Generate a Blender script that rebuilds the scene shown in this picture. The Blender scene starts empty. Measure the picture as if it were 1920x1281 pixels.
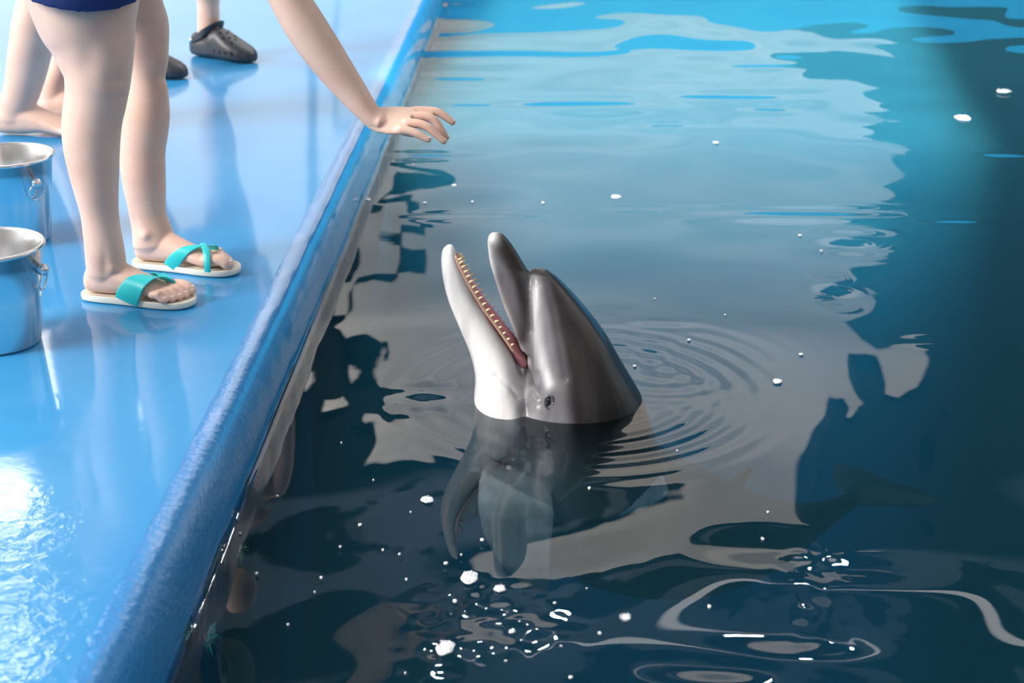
import bpy, bmesh, math, random
import numpy as np
from mathutils import Vector, Matrix
random.seed(4); rng = np.random.default_rng(7)
PI = math.pi
S = bpy.context.scene
COL = S.collection

# ------------------------------------------------------------------ camera frame
F = 3200.0; CX, CY = 960.0, 640.5
CAMZ = 1.39; TH = math.atan(1227.0/3200.0)
CP = Vector((0, 0, CAMZ))
FWD = Vector((0, math.cos(TH), -math.sin(TH))); RGT = Vector((1, 0, 0)); UPV = RGT.cross(FWD)
DECK = 0.16
def ray(px, py): return (FWD + RGT*((px-CX)/F) + UPV*((CY-py)/F))
def onz(px, py, z=0.0):
    d = ray(px, py); t = (z-CAMZ)/d.z
    return CP + d*t
def P(px, py, Y):
    d = ray(px, py); t = Y/d.y
    return CP + d*t
def scale_at(p): return F/((Vector(p)-CP).dot(FWD))
def lerp(a, b, t): return a+(b-a)*t

# ------------------------------------------------------------------ helpers
def tag(o, label=None, cat=None, group=None, kind=None):
    if label: o['label'] = label
    if cat: o['category'] = cat
    if group: o['group'] = group
    if kind: o['kind'] = kind
    return o
def empty(name, loc):
    o = bpy.data.objects.new(name, None); COL.objects.link(o); o.location = loc; o.empty_display_size = .05
    return o
def link(name, me, mat=None, parent=None, smooth=True):
    if mat is not None:
        me.materials.clear(); me.materials.append(mat)
    o = bpy.data.objects.new(name, me); COL.objects.link(o)
    if parent is not None:
        o.parent = parent
        o.matrix_parent_inverse = Matrix.Identity(4)
        o.location = -world_loc(parent)
    if smooth: me.shade_smooth()
    return o
def world_loc(o):
    v = Vector(o.location); p = o.parent
    while p is not None: v += Vector(p.location); p = p.parent
    return v
def bm_mesh(bm, name='m'):
    bmesh.ops.recalc_face_normals(bm, faces=bm.faces)
    me = bpy.data.meshes.new(name); bm.to_mesh(me); bm.free(); return me
def obj(name, bm, mat, parent=None, smooth=True): return link(name, bm_mesh(bm, name), mat, parent, smooth)
def loft(bm, rings, cap=True, closed=True):
    vs = [[bm.verts.new(p) for p in r] for r in rings]
    n = len(vs[0])
    for a, b in zip(vs[:-1], vs[1:]):
        for i in range(n if closed else n-1):
            j = (i+1) % n
            bm.faces.new((a[i], a[j], b[j], b[i]))
    if cap:
        for r in (vs[0], vs[-1]):
            c = bm.verts.new(sum((v.co for v in r), Vector())/n)
            for i in range(n): bm.faces.new((r[i], r[(i+1) % n], c))
    return vs
def tube(bm, pts, radii, ref=Vector((1, 0, 0)), n=20, round_ends=True):
    """radii: number or (ra, rb); ra along ref, rb across"""
    pts = [Vector(p) for p in pts]
    if not isinstance(radii, (list,)): radii = [radii]*len(pts)
    rr = [(r, r) if not isinstance(r, (tuple, list)) else r for r in radii]
    refs = ref if isinstance(ref, list) else [ref]*len(pts)
    T = []
    for i in range(len(pts)):
        a = pts[max(0, i-1)]; b = pts[min(len(pts)-1, i+1)]
        T.append((b-a).normalized())
    rings = []
    def ring(c, t, rf, ra, rb):
        u = (rf - t*rf.dot(t))
        u = u.normalized() if u.length > 1e-6 else t.orthogonal().normalized()
        v = t.cross(u)
        return [c + u*(ra*math.cos(2*PI*k/n)) + v*(rb*math.sin(2*PI*k/n)) for k in range(n)]
    for i, p in enumerate(pts):
        ra, rb = rr[i]; m = min(ra, rb)
        if i == 0 and round_ends:
            for e in (.95, .7): rings.append(ring(p - T[0]*m*e, T[0], refs[0], ra*math.sqrt(1-e*e), rb*math.sqrt(1-e*e)))
        rings.append(ring(p, T[i], refs[i], ra, rb))
        if i == len(pts)-1 and round_ends:
            for e in (.7, .95): rings.append(ring(p + T[i]*m*e, T[i], refs[i], ra*math.sqrt(1-e*e), rb*math.sqrt(1-e*e)))
    loft(bm, rings)
def smooth_path(pts, vals, sub=5):
    """catmull-rom resample of points (Vectors) with attached value tuples"""
    A = np.array([list(p)+list(v) for p, v in zip(pts, vals)], float)
    out = []
    for i in range(len(A)-1):
        p0 = A[max(i-1, 0)]; p1 = A[i]; p2 = A[i+1]; p3 = A[min(i+2, len(A)-1)]
        for k in range(sub):
            t = k/sub
            out.append(.5*((2*p1)+(-p0+p2)*t+(2*p0-5*p1+4*p2-p3)*t*t+(-p0+3*p1-3*p2+p3)*t**3))
    out.append(A[-1])
    out = np.array(out)
    return [Vector(o[:3]) for o in out], [tuple(max(x, 1e-4) for x in o[3:]) for o in out]
def fuse(bm, voxel, iters=3, fac=.5):
    bmesh.ops.recalc_face_normals(bm, faces=bm.faces)
    me = bpy.data.meshes.new('tmp'); bm.to_mesh(me); bm.free()
    o = bpy.data.objects.new('tmp', me); COL.objects.link(o)
    r = o.modifiers.new('r', 'REMESH'); r.mode = 'VOXEL'; r.voxel_size = voxel; r.adaptivity = 0
    if iters:
        s = o.modifiers.new('s', 'SMOOTH'); s.factor = fac; s.iterations = iters
    dg = bpy.context.evaluated_depsgraph_get(); dg.update()
    m2 = bpy.data.meshes.new_from_object(o.evaluated_get(dg), depsgraph=dg)
    bpy.data.objects.remove(o); bpy.data.meshes.remove(me)
    return m2
def coords(me):
    a = np.empty(len(me.vertices)*3, np.float32); me.vertices.foreach_get('co', a); return a.reshape(-1, 3)
def set_col(me, cols, name='tint'):
    at = me.color_attributes.new(name, 'FLOAT_COLOR', 'POINT')
    c = np.ones((len(me.vertices), 4), np.float32); c[:, :3] = cols
    at.data.foreach_set('color', c.ravel())

# ------------------------------------------------------------------ materials
def mat(name):
    m = bpy.data.materials.new(name); m.use_nodes = True
    nt = m.node_tree; b = nt.nodes['Principled BSDF']
    return m, nt, b
def simple(name, col, rough=.5, metal=0, spec=.5, coat=0, coat_r=.05, sss=0, bump=0, bscale=40, bdist=.002, var=0, vscale=6):
    m, nt, b = mat(name); N = nt.nodes; L = nt.links
    b.inputs['Base Color'].default_value = (*col, 1); b.inputs['Roughness'].default_value = rough
    b.inputs['Metallic'].default_value = metal; b.inputs['Specular IOR Level'].default_value = spec
    b.inputs['Coat Weight'].default_value = coat; b.inputs['Coat Roughness'].default_value = coat_r
    if sss:
        b.inputs['Subsurface Weight'].default_value = sss
        b.inputs['Subsurface Radius'].default_value = (.012, .005, .003); b.inputs['Subsurface Scale'].default_value = 1
    tc = N.new('ShaderNodeTexCoord')
    if var:
        n = N.new('ShaderNodeTexNoise'); n.inputs['Scale'].default_value = vscale; n.inputs['Detail'].default_value = 4
        L.new(tc.outputs['Object'], n.inputs['Vector'])
        mx = N.new('ShaderNodeMix'); mx.data_type = 'RGBA'
        mx.inputs['A'].default_value = (*[c*(1-var) for c in col], 1); mx.inputs['B'].default_value = (*[min(1, c*(1+var)) for c in col], 1)
        L.new(n.outputs['Fac'], mx.inputs['Factor']); L.new(mx.outputs['Result'], b.inputs['Base Color'])
    if bump:
        n = N.new('ShaderNodeTexNoise'); n.inputs['Scale'].default_value = bscale; n.inputs['Detail'].default_value = 3
        L.new(tc.outputs['Object'], n.inputs['Vector'])
        bp = N.new('ShaderNodeBump'); bp.inputs['Strength'].default_value = bump; bp.inputs['Distance'].default_value = bdist
        L.new(n.outputs['Fac'], bp.inputs['Height']); L.new(bp.outputs['Normal'], b.inputs['Normal'])
        if coat: L.new(bp.outputs['Normal'], b.inputs['Coat Normal'])
    return m
M_skin, nt, b = mat('skin')
b.inputs['Roughness'].default_value = .48; b.inputs['Subsurface Weight'].default_value = .18
b.inputs['Subsurface Radius'].default_value = (.012, .005, .003); b.inputs['Subsurface Scale'].default_value = 1
at = nt.nodes.new('ShaderNodeAttribute'); at.attribute_name = 'tint'
tc = nt.nodes.new('ShaderNodeTexCoord'); nz = nt.nodes.new('ShaderNodeTexNoise'); nz.inputs['Scale'].default_value = 14; nz.inputs['Detail'].default_value = 5
nt.links.new(tc.outputs['Object'], nz.inputs['Vector'])
rp = nt.nodes.new('ShaderNodeValToRGB'); rp.color_ramp.elements[0].color = (.92, .86, .84, 1); rp.color_ramp.elements[1].color = (1, 1, 1, 1)
rp.color_ramp.elements[0].position = .3; rp.color_ramp.elements[1].position = .6
nt.links.new(nz.outputs['Fac'], rp.inputs['Fac'])
mx = nt.nodes.new('ShaderNodeMix'); mx.data_type = 'RGBA'; mx.blend_type = 'MULTIPLY'; mx.inputs['Factor'].default_value = 1
nt.links.new(at.outputs['Color'], mx.inputs['A']); nt.links.new(rp.outputs['Color'], mx.inputs['B']); nt.links.new(mx.outputs['Result'], b.inputs['Base Color'])

M_dolphin, nt, b = mat('dolphin_skin')
b.inputs['Roughness'].default_value = .35; b.inputs['Specular IOR Level'].default_value = .2; b.inputs['Coat Weight'].default_value = .26; b.inputs['Coat Roughness'].default_value = .06
at = nt.nodes.new('ShaderNodeAttribute'); at.attribute_name = 'tint'
tc = nt.nodes.new('ShaderNodeTexCoord'); mp = nt.nodes.new('ShaderNodeMapping'); mp.inputs['Scale'].default_value = (26, 26, 5)
nt.links.new(tc.outputs['Object'], mp.inputs['Vector'])
nz = nt.nodes.new('ShaderNodeTexNoise'); nz.inputs['Scale'].default_value = 1; nz.inputs['Detail'].default_value = 6
nt.links.new(mp.outputs['Vector'], nz.inputs['Vector'])
rp = nt.nodes.new('ShaderNodeValToRGB'); rp.color_ramp.elements[0].color = (.72, .7, .7, 1); rp.color_ramp.elements[1].color = (1.1, 1.08, 1.06, 1)
rp.color_ramp.elements[0].position = .35; rp.color_ramp.elements[1].position = .62
nt.links.new(nz.outputs['Fac'], rp.inputs['Fac'])
mx = nt.nodes.new('ShaderNodeMix'); mx.data_type = 'RGBA'; mx.blend_type = 'MULTIPLY'; mx.inputs['Factor'].default_value = 1
nt.links.new(at.outputs['Color'], mx.inputs['A']); nt.links.new(rp.outputs['Color'], mx.inputs['B']); nt.links.new(mx.outputs['Result'], b.inputs['Base Color'])
n2 = nt.nodes.new('ShaderNodeTexNoise'); n2.inputs['Scale'].default_value = 90; n2.inputs['Detail'].default_value = 2
nt.links.new(tc.outputs['Object'], n2.inputs['Vector'])
bp = nt.nodes.new('ShaderNodeBump'); bp.inputs['Strength'].default_value = .25; bp.inputs['Distance'].default_value = .002
nt.links.new(n2.outputs['Fac'], bp.inputs['Height']); nt.links.new(bp.outputs['Normal'], b.inputs['Coat Normal'])

M_deck, nt, b = mat('blue_wet_deck')
N = nt.nodes; L = nt.links
tc = N.new('ShaderNodeTexCoord')
b.inputs['Roughness'].default_value = .4; b.inputs['Coat Weight'].default_value = .8; b.inputs['Coat Roughness'].default_value = .07; b.inputs['Coat IOR'].default_value = 1.4; b.inputs['Specular IOR Level'].default_value = .3
n = N.new('ShaderNodeTexNoise'); n.inputs['Scale'].default_value = 2.2; n.inputs['Detail'].default_value = 5; L.new(tc.outputs['Object'], n.inputs['Vector'])
rp = N.new('ShaderNodeValToRGB'); rp.color_ramp.elements[0].color = (.030, .285, .62, 1); rp.color_ramp.elements[1].color = (.045, .335, .68, 1)
rp.color_ramp.elements[0].position = .35; rp.color_ramp.elements[1].position = .7
L.new(n.outputs['Fac'], rp.inputs['Fac']); L.new(rp.outputs['Color'], b.inputs['Base Color'])
# wet film: rough ripples of standing water near the pool side and foreground
n2 = N.new('ShaderNodeTexNoise'); n2.inputs['Scale'].default_value = 30; n2.inputs['Detail'].default_value = 4; n2.inputs['Distortion'].default_value = .6; L.new(tc.outputs['Object'], n2.inputs['Vector'])
n3 = N.new('ShaderNodeTexNoise'); n3.inputs['Scale'].default_value = 3.0; n3.inputs['Detail'].default_value = 2; L.new(tc.outputs['Object'], n3.inputs['Vector'])
sx = N.new('ShaderNodeSeparateXYZ'); L.new(tc.outputs['Object'], sx.inputs['Vector'])
mr = N.new('ShaderNodeMapRange'); mr.inputs['From Min'].default_value = 2.95; mr.inputs['From Max'].default_value = 2.4; mr.inputs['To Min'].default_value = 0; mr.inputs['To Max'].default_value = 1; L.new(sx.outputs['Y'], mr.inputs['Value'])
r3 = N.new('ShaderNodeValToRGB'); r3.color_ramp.elements[0].position = .46; r3.color_ramp.elements[1].position = .6; L.new(n3.outputs['Fac'], r3.inputs['Fac'])
ml = N.new('ShaderNodeMath'); ml.operation = 'MULTIPLY'; L.new(mr.outputs['Result'], ml.inputs[0]); L.new(r3.outputs['Color'], ml.inputs[1])
ad = N.new('ShaderNodeMath'); ad.operation = 'MULTIPLY_ADD'; ad.inputs[1].default_value = .28; ad.inputs[2].default_value = .02; L.new(ml.outputs[0], ad.inputs[0])
bp = N.new('ShaderNodeBump'); bp.inputs['Distance'].default_value = .004; L.new(ad.outputs[0], bp.inputs['Strength']); L.new(n2.outputs['Fac'], bp.inputs['Height'])
L.new(bp.outputs['Normal'], b.inputs['Coat Normal'])

M_cope, nt, b = mat('blue_wet_coping')
N = nt.nodes; L = nt.links; tc = N.new('ShaderNodeTexCoord')
b.inputs['Base Color'].default_value = (.022, .27, .66, 1); b.inputs['Roughness'].default_value = .3; b.inputs['Coat Weight'].default_value = 1; b.inputs['Coat Roughness'].default_value = .06
n2 = N.new('ShaderNodeTexNoise'); n2.inputs['Scale'].default_value = 70; n2.inputs['Detail'].default_value = 6; L.new(tc.outputs['Object'], n2.inputs['Vector'])
bp = N.new('ShaderNodeBump'); bp.inputs['Distance'].default_value = .003; L.new(n2.outputs['Fac'], bp.inputs['Height'])
sx = N.new('ShaderNodeSeparateXYZ'); L.new(tc.outputs['Object'], sx.inputs['Vector'])
mr = N.new('ShaderNodeMapRange'); mr.inputs['From Min'].default_value = 3.4; mr.inputs['From Max'].default_value = 2.6; mr.inputs['To Min'].default_value = .08; mr.inputs['To Max'].default_value = .9; L.new(sx.outputs['Y'], mr.inputs['Value']); L.new(mr.outputs['Result'], bp.inputs['Strength'])
L.new(bp.outputs['Normal'], b.inputs['Normal']); L.new(bp.outputs['Normal'], b.inputs['Coat Normal'])

# water: clear wavy surface, absorbing body
M_water = bpy.data.materials.new('pool_water'); M_water.use_nodes = True
nt = M_water.node_tree; N = nt.nodes; L = nt.links; N.clear()
out = N.new('ShaderNodeOutputMaterial'); mixs = N.new('ShaderNodeMixShader'); tr = N.new('ShaderNodeBsdfTransparent'); gl = N.new('ShaderNodeBsdfGlossy')
gl.inputs['Roughness'].default_value = .0; fr = N.new('ShaderNodeFresnel'); fr.inputs['IOR'].default_value = 1.36
tc = N.new('ShaderNodeTexCoord'); mp = N.new('ShaderNodeMapping'); mp.inputs['Scale'].default_value = (1, 1.0, 1); L.new(tc.outputs['Object'], mp.inputs['Vector'])
n1 = N.new('ShaderNodeTexNoise'); n1.inputs['Scale'].default_value = 9; n1.inputs['Detail'].default_value = 2; L.new(mp.outputs['Vector'], n1.inputs['Vector'])
bp = N.new('ShaderNodeBump'); bp.inputs['Distance'].default_value = .002; bp.inputs['Strength'].default_value = .025; L.new(n1.outputs['Fac'], bp.inputs['Height'])
L.new(bp.outputs['Normal'], gl.inputs['Normal'])
L.new(fr.outputs['Fac'], mixs.inputs['Fac']); L.new(tr.outputs['BSDF'], mixs.inputs[1]); L.new(gl.outputs['BSDF'], mixs.inputs[2]); L.new(mixs.outputs['Shader'], out.inputs['Surface'])
va = N.new('ShaderNodeVolumeAbsorption'); va.inputs['Color'].default_value = (.05, .64, .87, 1); va.inputs['Density'].default_value = .75
vsn = N.new('ShaderNodeVolumeScatter'); vsn.inputs['Color'].default_value = (.14, .80, 1.0, 1); vsn.inputs['Density'].default_value = .70; vsn.inputs['Anisotropy'].default_value = .2
va.inputs['Density'].default_value = 1.4
avn = N.new('ShaderNodeAddShader'); L.new(va.outputs['Volume'], avn.inputs[0]); L.new(vsn.outputs['Volume'], avn.inputs[1]); L.new(avn.outputs[0], out.inputs['Volume'])

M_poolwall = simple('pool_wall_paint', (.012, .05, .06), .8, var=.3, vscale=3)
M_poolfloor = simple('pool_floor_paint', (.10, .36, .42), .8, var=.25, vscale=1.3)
M_bluewall = simple('blue_painted_wall', (.01, .40, 1.0), .5, var=.35, vscale=1.5)
M_dark = simple('dark_matte', (.012, .02, .024), .9, var=.4)  # mainly for the added wall that masks the reflected sky
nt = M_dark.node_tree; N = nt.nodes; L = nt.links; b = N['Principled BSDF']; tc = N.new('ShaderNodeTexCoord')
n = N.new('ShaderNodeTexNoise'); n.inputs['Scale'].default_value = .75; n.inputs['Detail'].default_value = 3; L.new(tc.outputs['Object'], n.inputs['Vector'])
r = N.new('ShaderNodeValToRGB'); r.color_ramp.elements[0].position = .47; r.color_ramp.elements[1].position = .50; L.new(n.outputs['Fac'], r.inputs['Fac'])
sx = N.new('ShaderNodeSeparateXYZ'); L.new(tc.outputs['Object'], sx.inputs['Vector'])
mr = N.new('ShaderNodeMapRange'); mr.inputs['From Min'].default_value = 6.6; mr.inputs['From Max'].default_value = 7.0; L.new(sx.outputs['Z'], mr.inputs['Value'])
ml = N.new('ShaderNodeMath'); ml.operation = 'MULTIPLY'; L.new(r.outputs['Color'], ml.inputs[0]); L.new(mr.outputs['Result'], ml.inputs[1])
mx = N.new('ShaderNodeMix'); mx.data_type = 'RGBA'; mx.inputs['A'].default_value = (.012, .02, .024, 1); mx.inputs['B'].default_value = (.26, .31, .38, 1); L.new(ml.outputs[0], mx.inputs['Factor']); L.new(mx.outputs['Result'], b.inputs['Base Color'])  # paler patches high up, put in to mirror as slate blotches on the water
M_steel = simple('stainless_steel', (.78, .79, .8), .2, 1, bump=.06, bscale=6, bdist=.01)
M_sole = simple('cream_rubber', (.84, .82, .70), .55, bump=.2, bscale=200, bdist=.0005)
M_strap = simple('turquoise_rubber', (.03, .60, .62), .38)
M_navy = simple('navy_cloth', (.015, .035, .16), .8, bump=.4, bscale=120, bdist=.001)
M_shirt = simple('teal_cloth', (.06, .45, .42), .85)
M_clog = simple('black_foam_rubber', (.045, .047, .055), .42)
M_hole = simple('clog_hole_black', (.006, .006, .008), .8)
M_hair = simple('dark_hair', (.03, .02, .012), .6)
M_pink = simple('pink_mouth', (.62, .23, .26), .3, coat=.5, sss=.1, bump=.2, bscale=150)
M_gum = simple('gum', (.55, .33, .25), .35, coat=.5)
M_tooth = simple('tooth_enamel', (.86, .66, .38), .3)
M_eye = simple('dark_eye', (.01, .01, .012), .05, coat=1)
M_foam = simple('white_foam', (.82, .84, .86), .35, bump=.8, bscale=300, bdist=.002)
M_leafd = simple('pond_scum', (.30, .24, .2), .6)
M_algae = simple('green_algae', (.10, .30, .17), .7, bump=.6, bscale=60, bdist=.01, var=.5, vscale=20)
M_lamp = bpy.data.materials.new('lamp_glow'); M_lamp.use_nodes = True
nt = M_lamp.node_tree; nt.nodes.clear(); o_ = nt.nodes.new('ShaderNodeOutputMaterial'); e_ = nt.nodes.new('ShaderNodeEmission'); e_.inputs['Strength'].default_value = 260; e_.inputs['Color'].default_value = (1, .95, .93, 1)
nt.links.new(e_.outputs[0], o_.inputs[0])

# ------------------------------------------------------------------ pool edge
W0 = onz(832, 0); W1 = onz(309, 1281)
ed = (W1-W0); ed /= ed.y
def xe(y): return W0.x + ed.x*(y-W0.y)
edir = Vector((ed.x, 1, 0)).normalized()
FARY = 12.2
def extrude_profile(prof, y0, y1, ny, wob=0):
    bm = bmesh.new(); rows = []
    for i in range(ny+1):
        y = lerp(y0, y1, (i/ny)**1.5)
        x0 = xe(y)
        row = []
        for k, (s, z) in enumerate(prof):
            dx = wob*(.5*math.sin(y*9+k*.3)+.35*math.sin(y*23+1+k*.5)+.3*math.sin(y*47+k*.7))
            row.append(bm.verts.new((x0-s+dx, y, z+dx*.3)))
        rows.append(row)
    for a, b_ in zip(rows[:-1], rows[1:]):
        for k in range(len(prof)-1): bm.faces.new((a[k], a[k+1], b_[k+1], b_[k]))
    return bm
cope = [(0.0, -.03), (0.0, .03), (.001, .075), (.004, .105), (.010, .128), (.019, .145), (.030, .154), (.043, .1578), (.06, .1586)]
o = obj('trim_1', extrude_profile(cope, .8, FARY, 500, .0015), M_cope); tag(o, 'rounded wet blue edge of the pool deck', None, None, 'structure')
o = obj('floor', extrude_profile([(.058, .1584), (.14, .1592), (.24, DECK), (2, DECK), (7, DECK)], .5, 20, 60), M_deck); tag(o, 'glossy light blue wet pool deck', None, None, 'structure')
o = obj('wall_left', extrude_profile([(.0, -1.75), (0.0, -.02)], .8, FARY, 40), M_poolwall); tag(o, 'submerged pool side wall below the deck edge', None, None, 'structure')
ZF = -1.7
bm = bmesh.new(); vs = [bm.verts.new(v) for v in ((-2, .5, ZF), (7, .5, ZF), (7, FARY, ZF), (-2, FARY, ZF))]; bm.faces.new(vs)
o = obj('pool_floor', bm, M_poolfloor, smooth=False); tag(o, 'teal painted pool bottom seen through the water', None, None, 'structure')

# ------------------------------------------------------------------ water surface
rs = rng
def waterheight(X, Y):
    h = np.zeros_like(X)
    lower = 1/(1+np.exp((Y-2.75)/.16))           # choppier close to the camera
    far = 1/(1+np.exp(-(Y-5.8)/.6))
    amp = .0042 + .018*lower + .012*far
    base = np.zeros_like(X)
    for i in range(34):
        lam = .30*(6**rs.random()); k = 2*PI/lam; a = rs.random()*2*PI; ph = rs.random()*2*PI
        base += np.sin(k*(X*math.cos(a)+Y*math.sin(a)) + ph + .6*np.sin(X*1.7+i)+.5*np.sin(Y*2.1+i*2))/k*(lam/.5)**.15
    h += amp*base*.34
    def bumpf(px, py, wx, wy, slope):
        c = onz(px, py); dy = abs(onz(px, py-wy).y-onz(px, py+wy).y)/2; dx = wx/scale_at(c)
        yy = (Y-c.y)
        return slope*yy*np.exp(-((X-c.x-.0)/dx)**2-(yy/dy)**2)
    # lying streaks mirroring the blue wall (the surface leans away)
    for px, py, wx, wy, s in ((1110, 196, 150, 13, -0.095), (1370, 183, 110, 9, -0.095), (1250, 236, 60, 6, -0.095), (1440, 205, 40, 7, -0.095), (800, 293, 60, 6, -0.114),
                              (1500, 402, 160, 11, -0.142), (1790, 416, 60, 10, -0.142), (880, 100, 110, 12, -0.057), (1000, 102, 120, 10, -0.057), (860, 150, 70, 8, -0.076),
                              (1430, 124, 60, 6, -0.057), (1880, 292, 50, 10, -0.114), (880, 198, 40, 5, -0.095), (1200, 393, 55, 4, -0.133), (1760, 640, 45, 6, -.10),
                              # patches near the camera that mirror the bright sky low over the far wall
                              (1430, 1052, 95, 36, -.10), (1570, 1090, 140, 30, -.10), (1480, 1210, 130, 44, -.12), (1360, 1268, 110, 30, -.13), (900, 1190, 60, 40, -.05),
                              # holes mirroring the dark upper wall inside the bright area
                              (1590, 455, 55, 16, .10), (1565, 545, 35, 20, .09), (895, 406, 90, 6, .10), (800, 745, 60, 18, .06), (1240, 610, 60, 8, .05)):
        h += bumpf(px, py, wx, wy, s)
    fine = np.zeros_like(X)
    for i in range(22):
        lam = .035*(3**rs.random()); k = 2*PI/lam; a = rs.random()*2*PI; fine += np.sin(k*(X*math.cos(a)+Y*math.sin(a))+rs.random()*6)/k*.016
    for px, py, rr in ((930, 1190, .07), (1010, 1170, .05), (1510, 1060, .06), (1545, 1165, .05), (815, 1225, .05), (1500, 1130, .04), (870, 1130, .05)):
        c = onz(px, py); h += fine*np.exp(-((X-c.x)**2+((Y-c.y)/1.3)**2)/rr**2)
    # rings spreading from the head
    c = onz(1080, 735); r = np.sqrt((X-c.x)**2+(Y-c.y)**2)
    g = .0032*np.exp(-((r-.30)/.10)**2)*np.cos(2*PI*(r-.2)/.055)*(0.35+.65*(X > c.x+.0))
    h += g*.22
    c = onz(1240, 690); r = np.sqrt((X-c.x)**2+(Y-c.y)**2)
    h += .0004*np.exp(-(r/.20)**2)*np.cos(2*PI*r/.06)
    return h
ys = [1.7]
while ys[-1] < FARY: ys.append(ys[-1]+.0045*max(1, (ys[-1]/2.6))**1.6 + .0015)
ys[-1] = FARY; ys = np.array(ys)
us = np.concatenate([[0, .002, .004, .0065, .010, .015], np.linspace(.021, 2.6, 330), np.linspace(2.6, 6.2, 120)[1:]])
XX = np.array([[xe(y)+0.0 for u in us] for y in ys]) + us[None, :]
YY = np.repeat(ys[:, None], len(us), 1)
HH = waterheight(XX, YY) + .007*np.exp(-us[None, :]/.0045)
ny, nx = XX.shape
V = np.stack([XX, YY, HH], -1).reshape(-1, 3).tolist()
Fc = []
for j in range(ny-1):
    for i in range(nx-1):
        a = j*nx+i; Fc.append((a, a+1, a+nx+1, a+nx))
base = len(V); zb = ZF+.02
V += [[XX[0, 0], ys[0], zb], [XX[0, -1], ys[0], zb], [XX[-1, -1], ys[-1], zb], [XX[-1, 0], ys[-1], zb]]
b0, b1, b2, b3 = base, base+1, base+2, base+3
Fc += [(b3, b2, b1, b0)]
Fc += [tuple([b0, b1]+[i for i in range(nx-1, -1, -1)])]
Fc += [tuple([b2, b3]+[(ny-1)*nx+i for i in range(nx)])]
Fc += [tuple([b1, b2]+[j*nx+nx-1 for j in range(ny-1, -1, -1)])]
Fc += [tuple([b3, b0]+[j*nx for j in range(ny)])]
me = bpy.data.meshes.new('water'); me.from_pydata(V, [], Fc); me.update()
o = link('pool_water', me, M_water)
sm = np.ones(len(me.polygons), bool); sm[-5:] = False; me.polygons.foreach_set('use_smooth', sm)
tag(o, 'rippled dark teal pool water with reflections', 'water', None, 'stuff')

# ------------------------------------------------------------------ far side of the pool
def box(bm, x0, x1, y0, y1, z0, z1):
    v = [bm.verts.new(p) for p in ((x0, y0, z0), (x1, y0, z0), (x1, y1, z0), (x0, y1, z0), (x0, y0, z1), (x1, y0, z1), (x1, y1, z1), (x0, y1, z1))]
    for f in ((0, 3, 2, 1), (4, 5, 6, 7), (0, 1, 5, 4), (1, 2, 6, 5), (2, 3, 7, 6), (3, 0, 4, 7)): bm.faces.new([v[i] for i in f])
bm = bmesh.new(); box(bm, -1.5, 7.5, FARY, FARY+.35, ZF, .92)
o = obj('wall_back', bm, M_bluewall, smooth=False); tag(o, 'low blue wall at the far side of the pool', None, None, 'structure')
YW = 16.5
def refl(px, py):
    w = onz(px, py); d = ray(px, py); t = (YW-w.y)/d.y
    return (w.x+d.x*t, -d.z*t)
main = [(1500, 95), (1560, 120), (1680, 130), (1665, 170), (1615, 215), (1640, 255), (1700, 280), (1728, 320), (1700, 355), (1660, 375), (1705, 418), (1640, 428), (1662, 448), (1630, 468), (1662, 500),
        (1590, 520), (1655, 565), (1600, 600), (1640, 650), (1700, 640), (1757, 700), (1700, 752), (1652, 735), (1660, 690), (1605, 685), (1600, 720), (1628, 770), (1600, 815), (1575, 812), (1585, 755), (1560, 757), (1540, 825),
        (1506, 895), (1555, 905), (1530, 930), (1480, 945), (1400, 965), (1290, 950), (1180, 988), (1060, 975), (980, 950), (900, 925), (834, 921), (775, 901), (690, 865), (682, 845), (698, 819), (693, 790), (664, 796), (647, 783), (677, 770), (690, 740), (713, 735), (716, 753), (729, 757), (765, 724), (742, 722), (726, 704), (739, 691), (729, 676), (719, 681), (690, 660), (654, 675), (642, 639), (629, 626), (632, 605),
        (648, 580), (666, 545), (674, 514), (709, 500), (746, 503), (756, 492), (754, 476), (801, 476), (794, 458), (819, 450), (801, 442), (791, 429), (778, 421), (772, 399), (725, 390), (709, 383), (727, 352), (780, 368), (820, 378), (841, 375), (852, 360), (847, 346), (820, 336), (772, 328), (732, 312), (709, 305), (640, 300), (640, 60), (700, -120), (1400, -120), (1460, 60)]
holes = [main,
         [(655, 445), (676, 463), (668, 480), (650, 492), (665, 505), (638, 520), (640, 530), (622, 543), (632, 555), (600, 590), (585, 640), (570, 690), (550, 725), (505, 740), (540, 600), (600, 500)],
         [(600, 720), (645, 694), (655, 720), (648, 750), (625, 765), (590, 785), (600, 750)],
         [(675, 425), (700, 414), (720, 424), (705, 435), (685, 437)],
         [(1765, 770), (1785, 780), (1780, 797), (1768, 795)], [(1742, 830), (1765, 828), (1766, 850), (1740, 853)], [(1730, 905), (1742, 910), (1733, 920)], [(1680, 460), (1705, 468), (1700, 482), (1685, 475)],
         [(1672, 962), (1682, 970), (1670, 1000), (1640, 1030), (1600, 1045), (1560, 1035), (1520, 1000), (1560, 1005), (1610, 985)]]
zt = 14.0
cu = bpy.data.curves.new('wallc', 'CURVE'); cu.dimensions = '2D'; cu.fill_mode = 'BOTH'; cu.extrude = .2
def rough(pts, lv=2, k=.09):
    for _ in range(lv):
        o_ = []
        for (x0, z0), (x1, z1) in zip(pts, pts[1:]+pts[:1]):
            o_.append((x0, z0)); j_ = random.uniform(-k, k); L_ = 1 if math.hypot(x1-x0, z1-z0) < 3 else .15
            o_.append(((x0+x1)/2-(z1-z0)*j_*L_, (z0+z1)/2+(x1-x0)*j_*L_))
        pts = o_
    return pts
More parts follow.
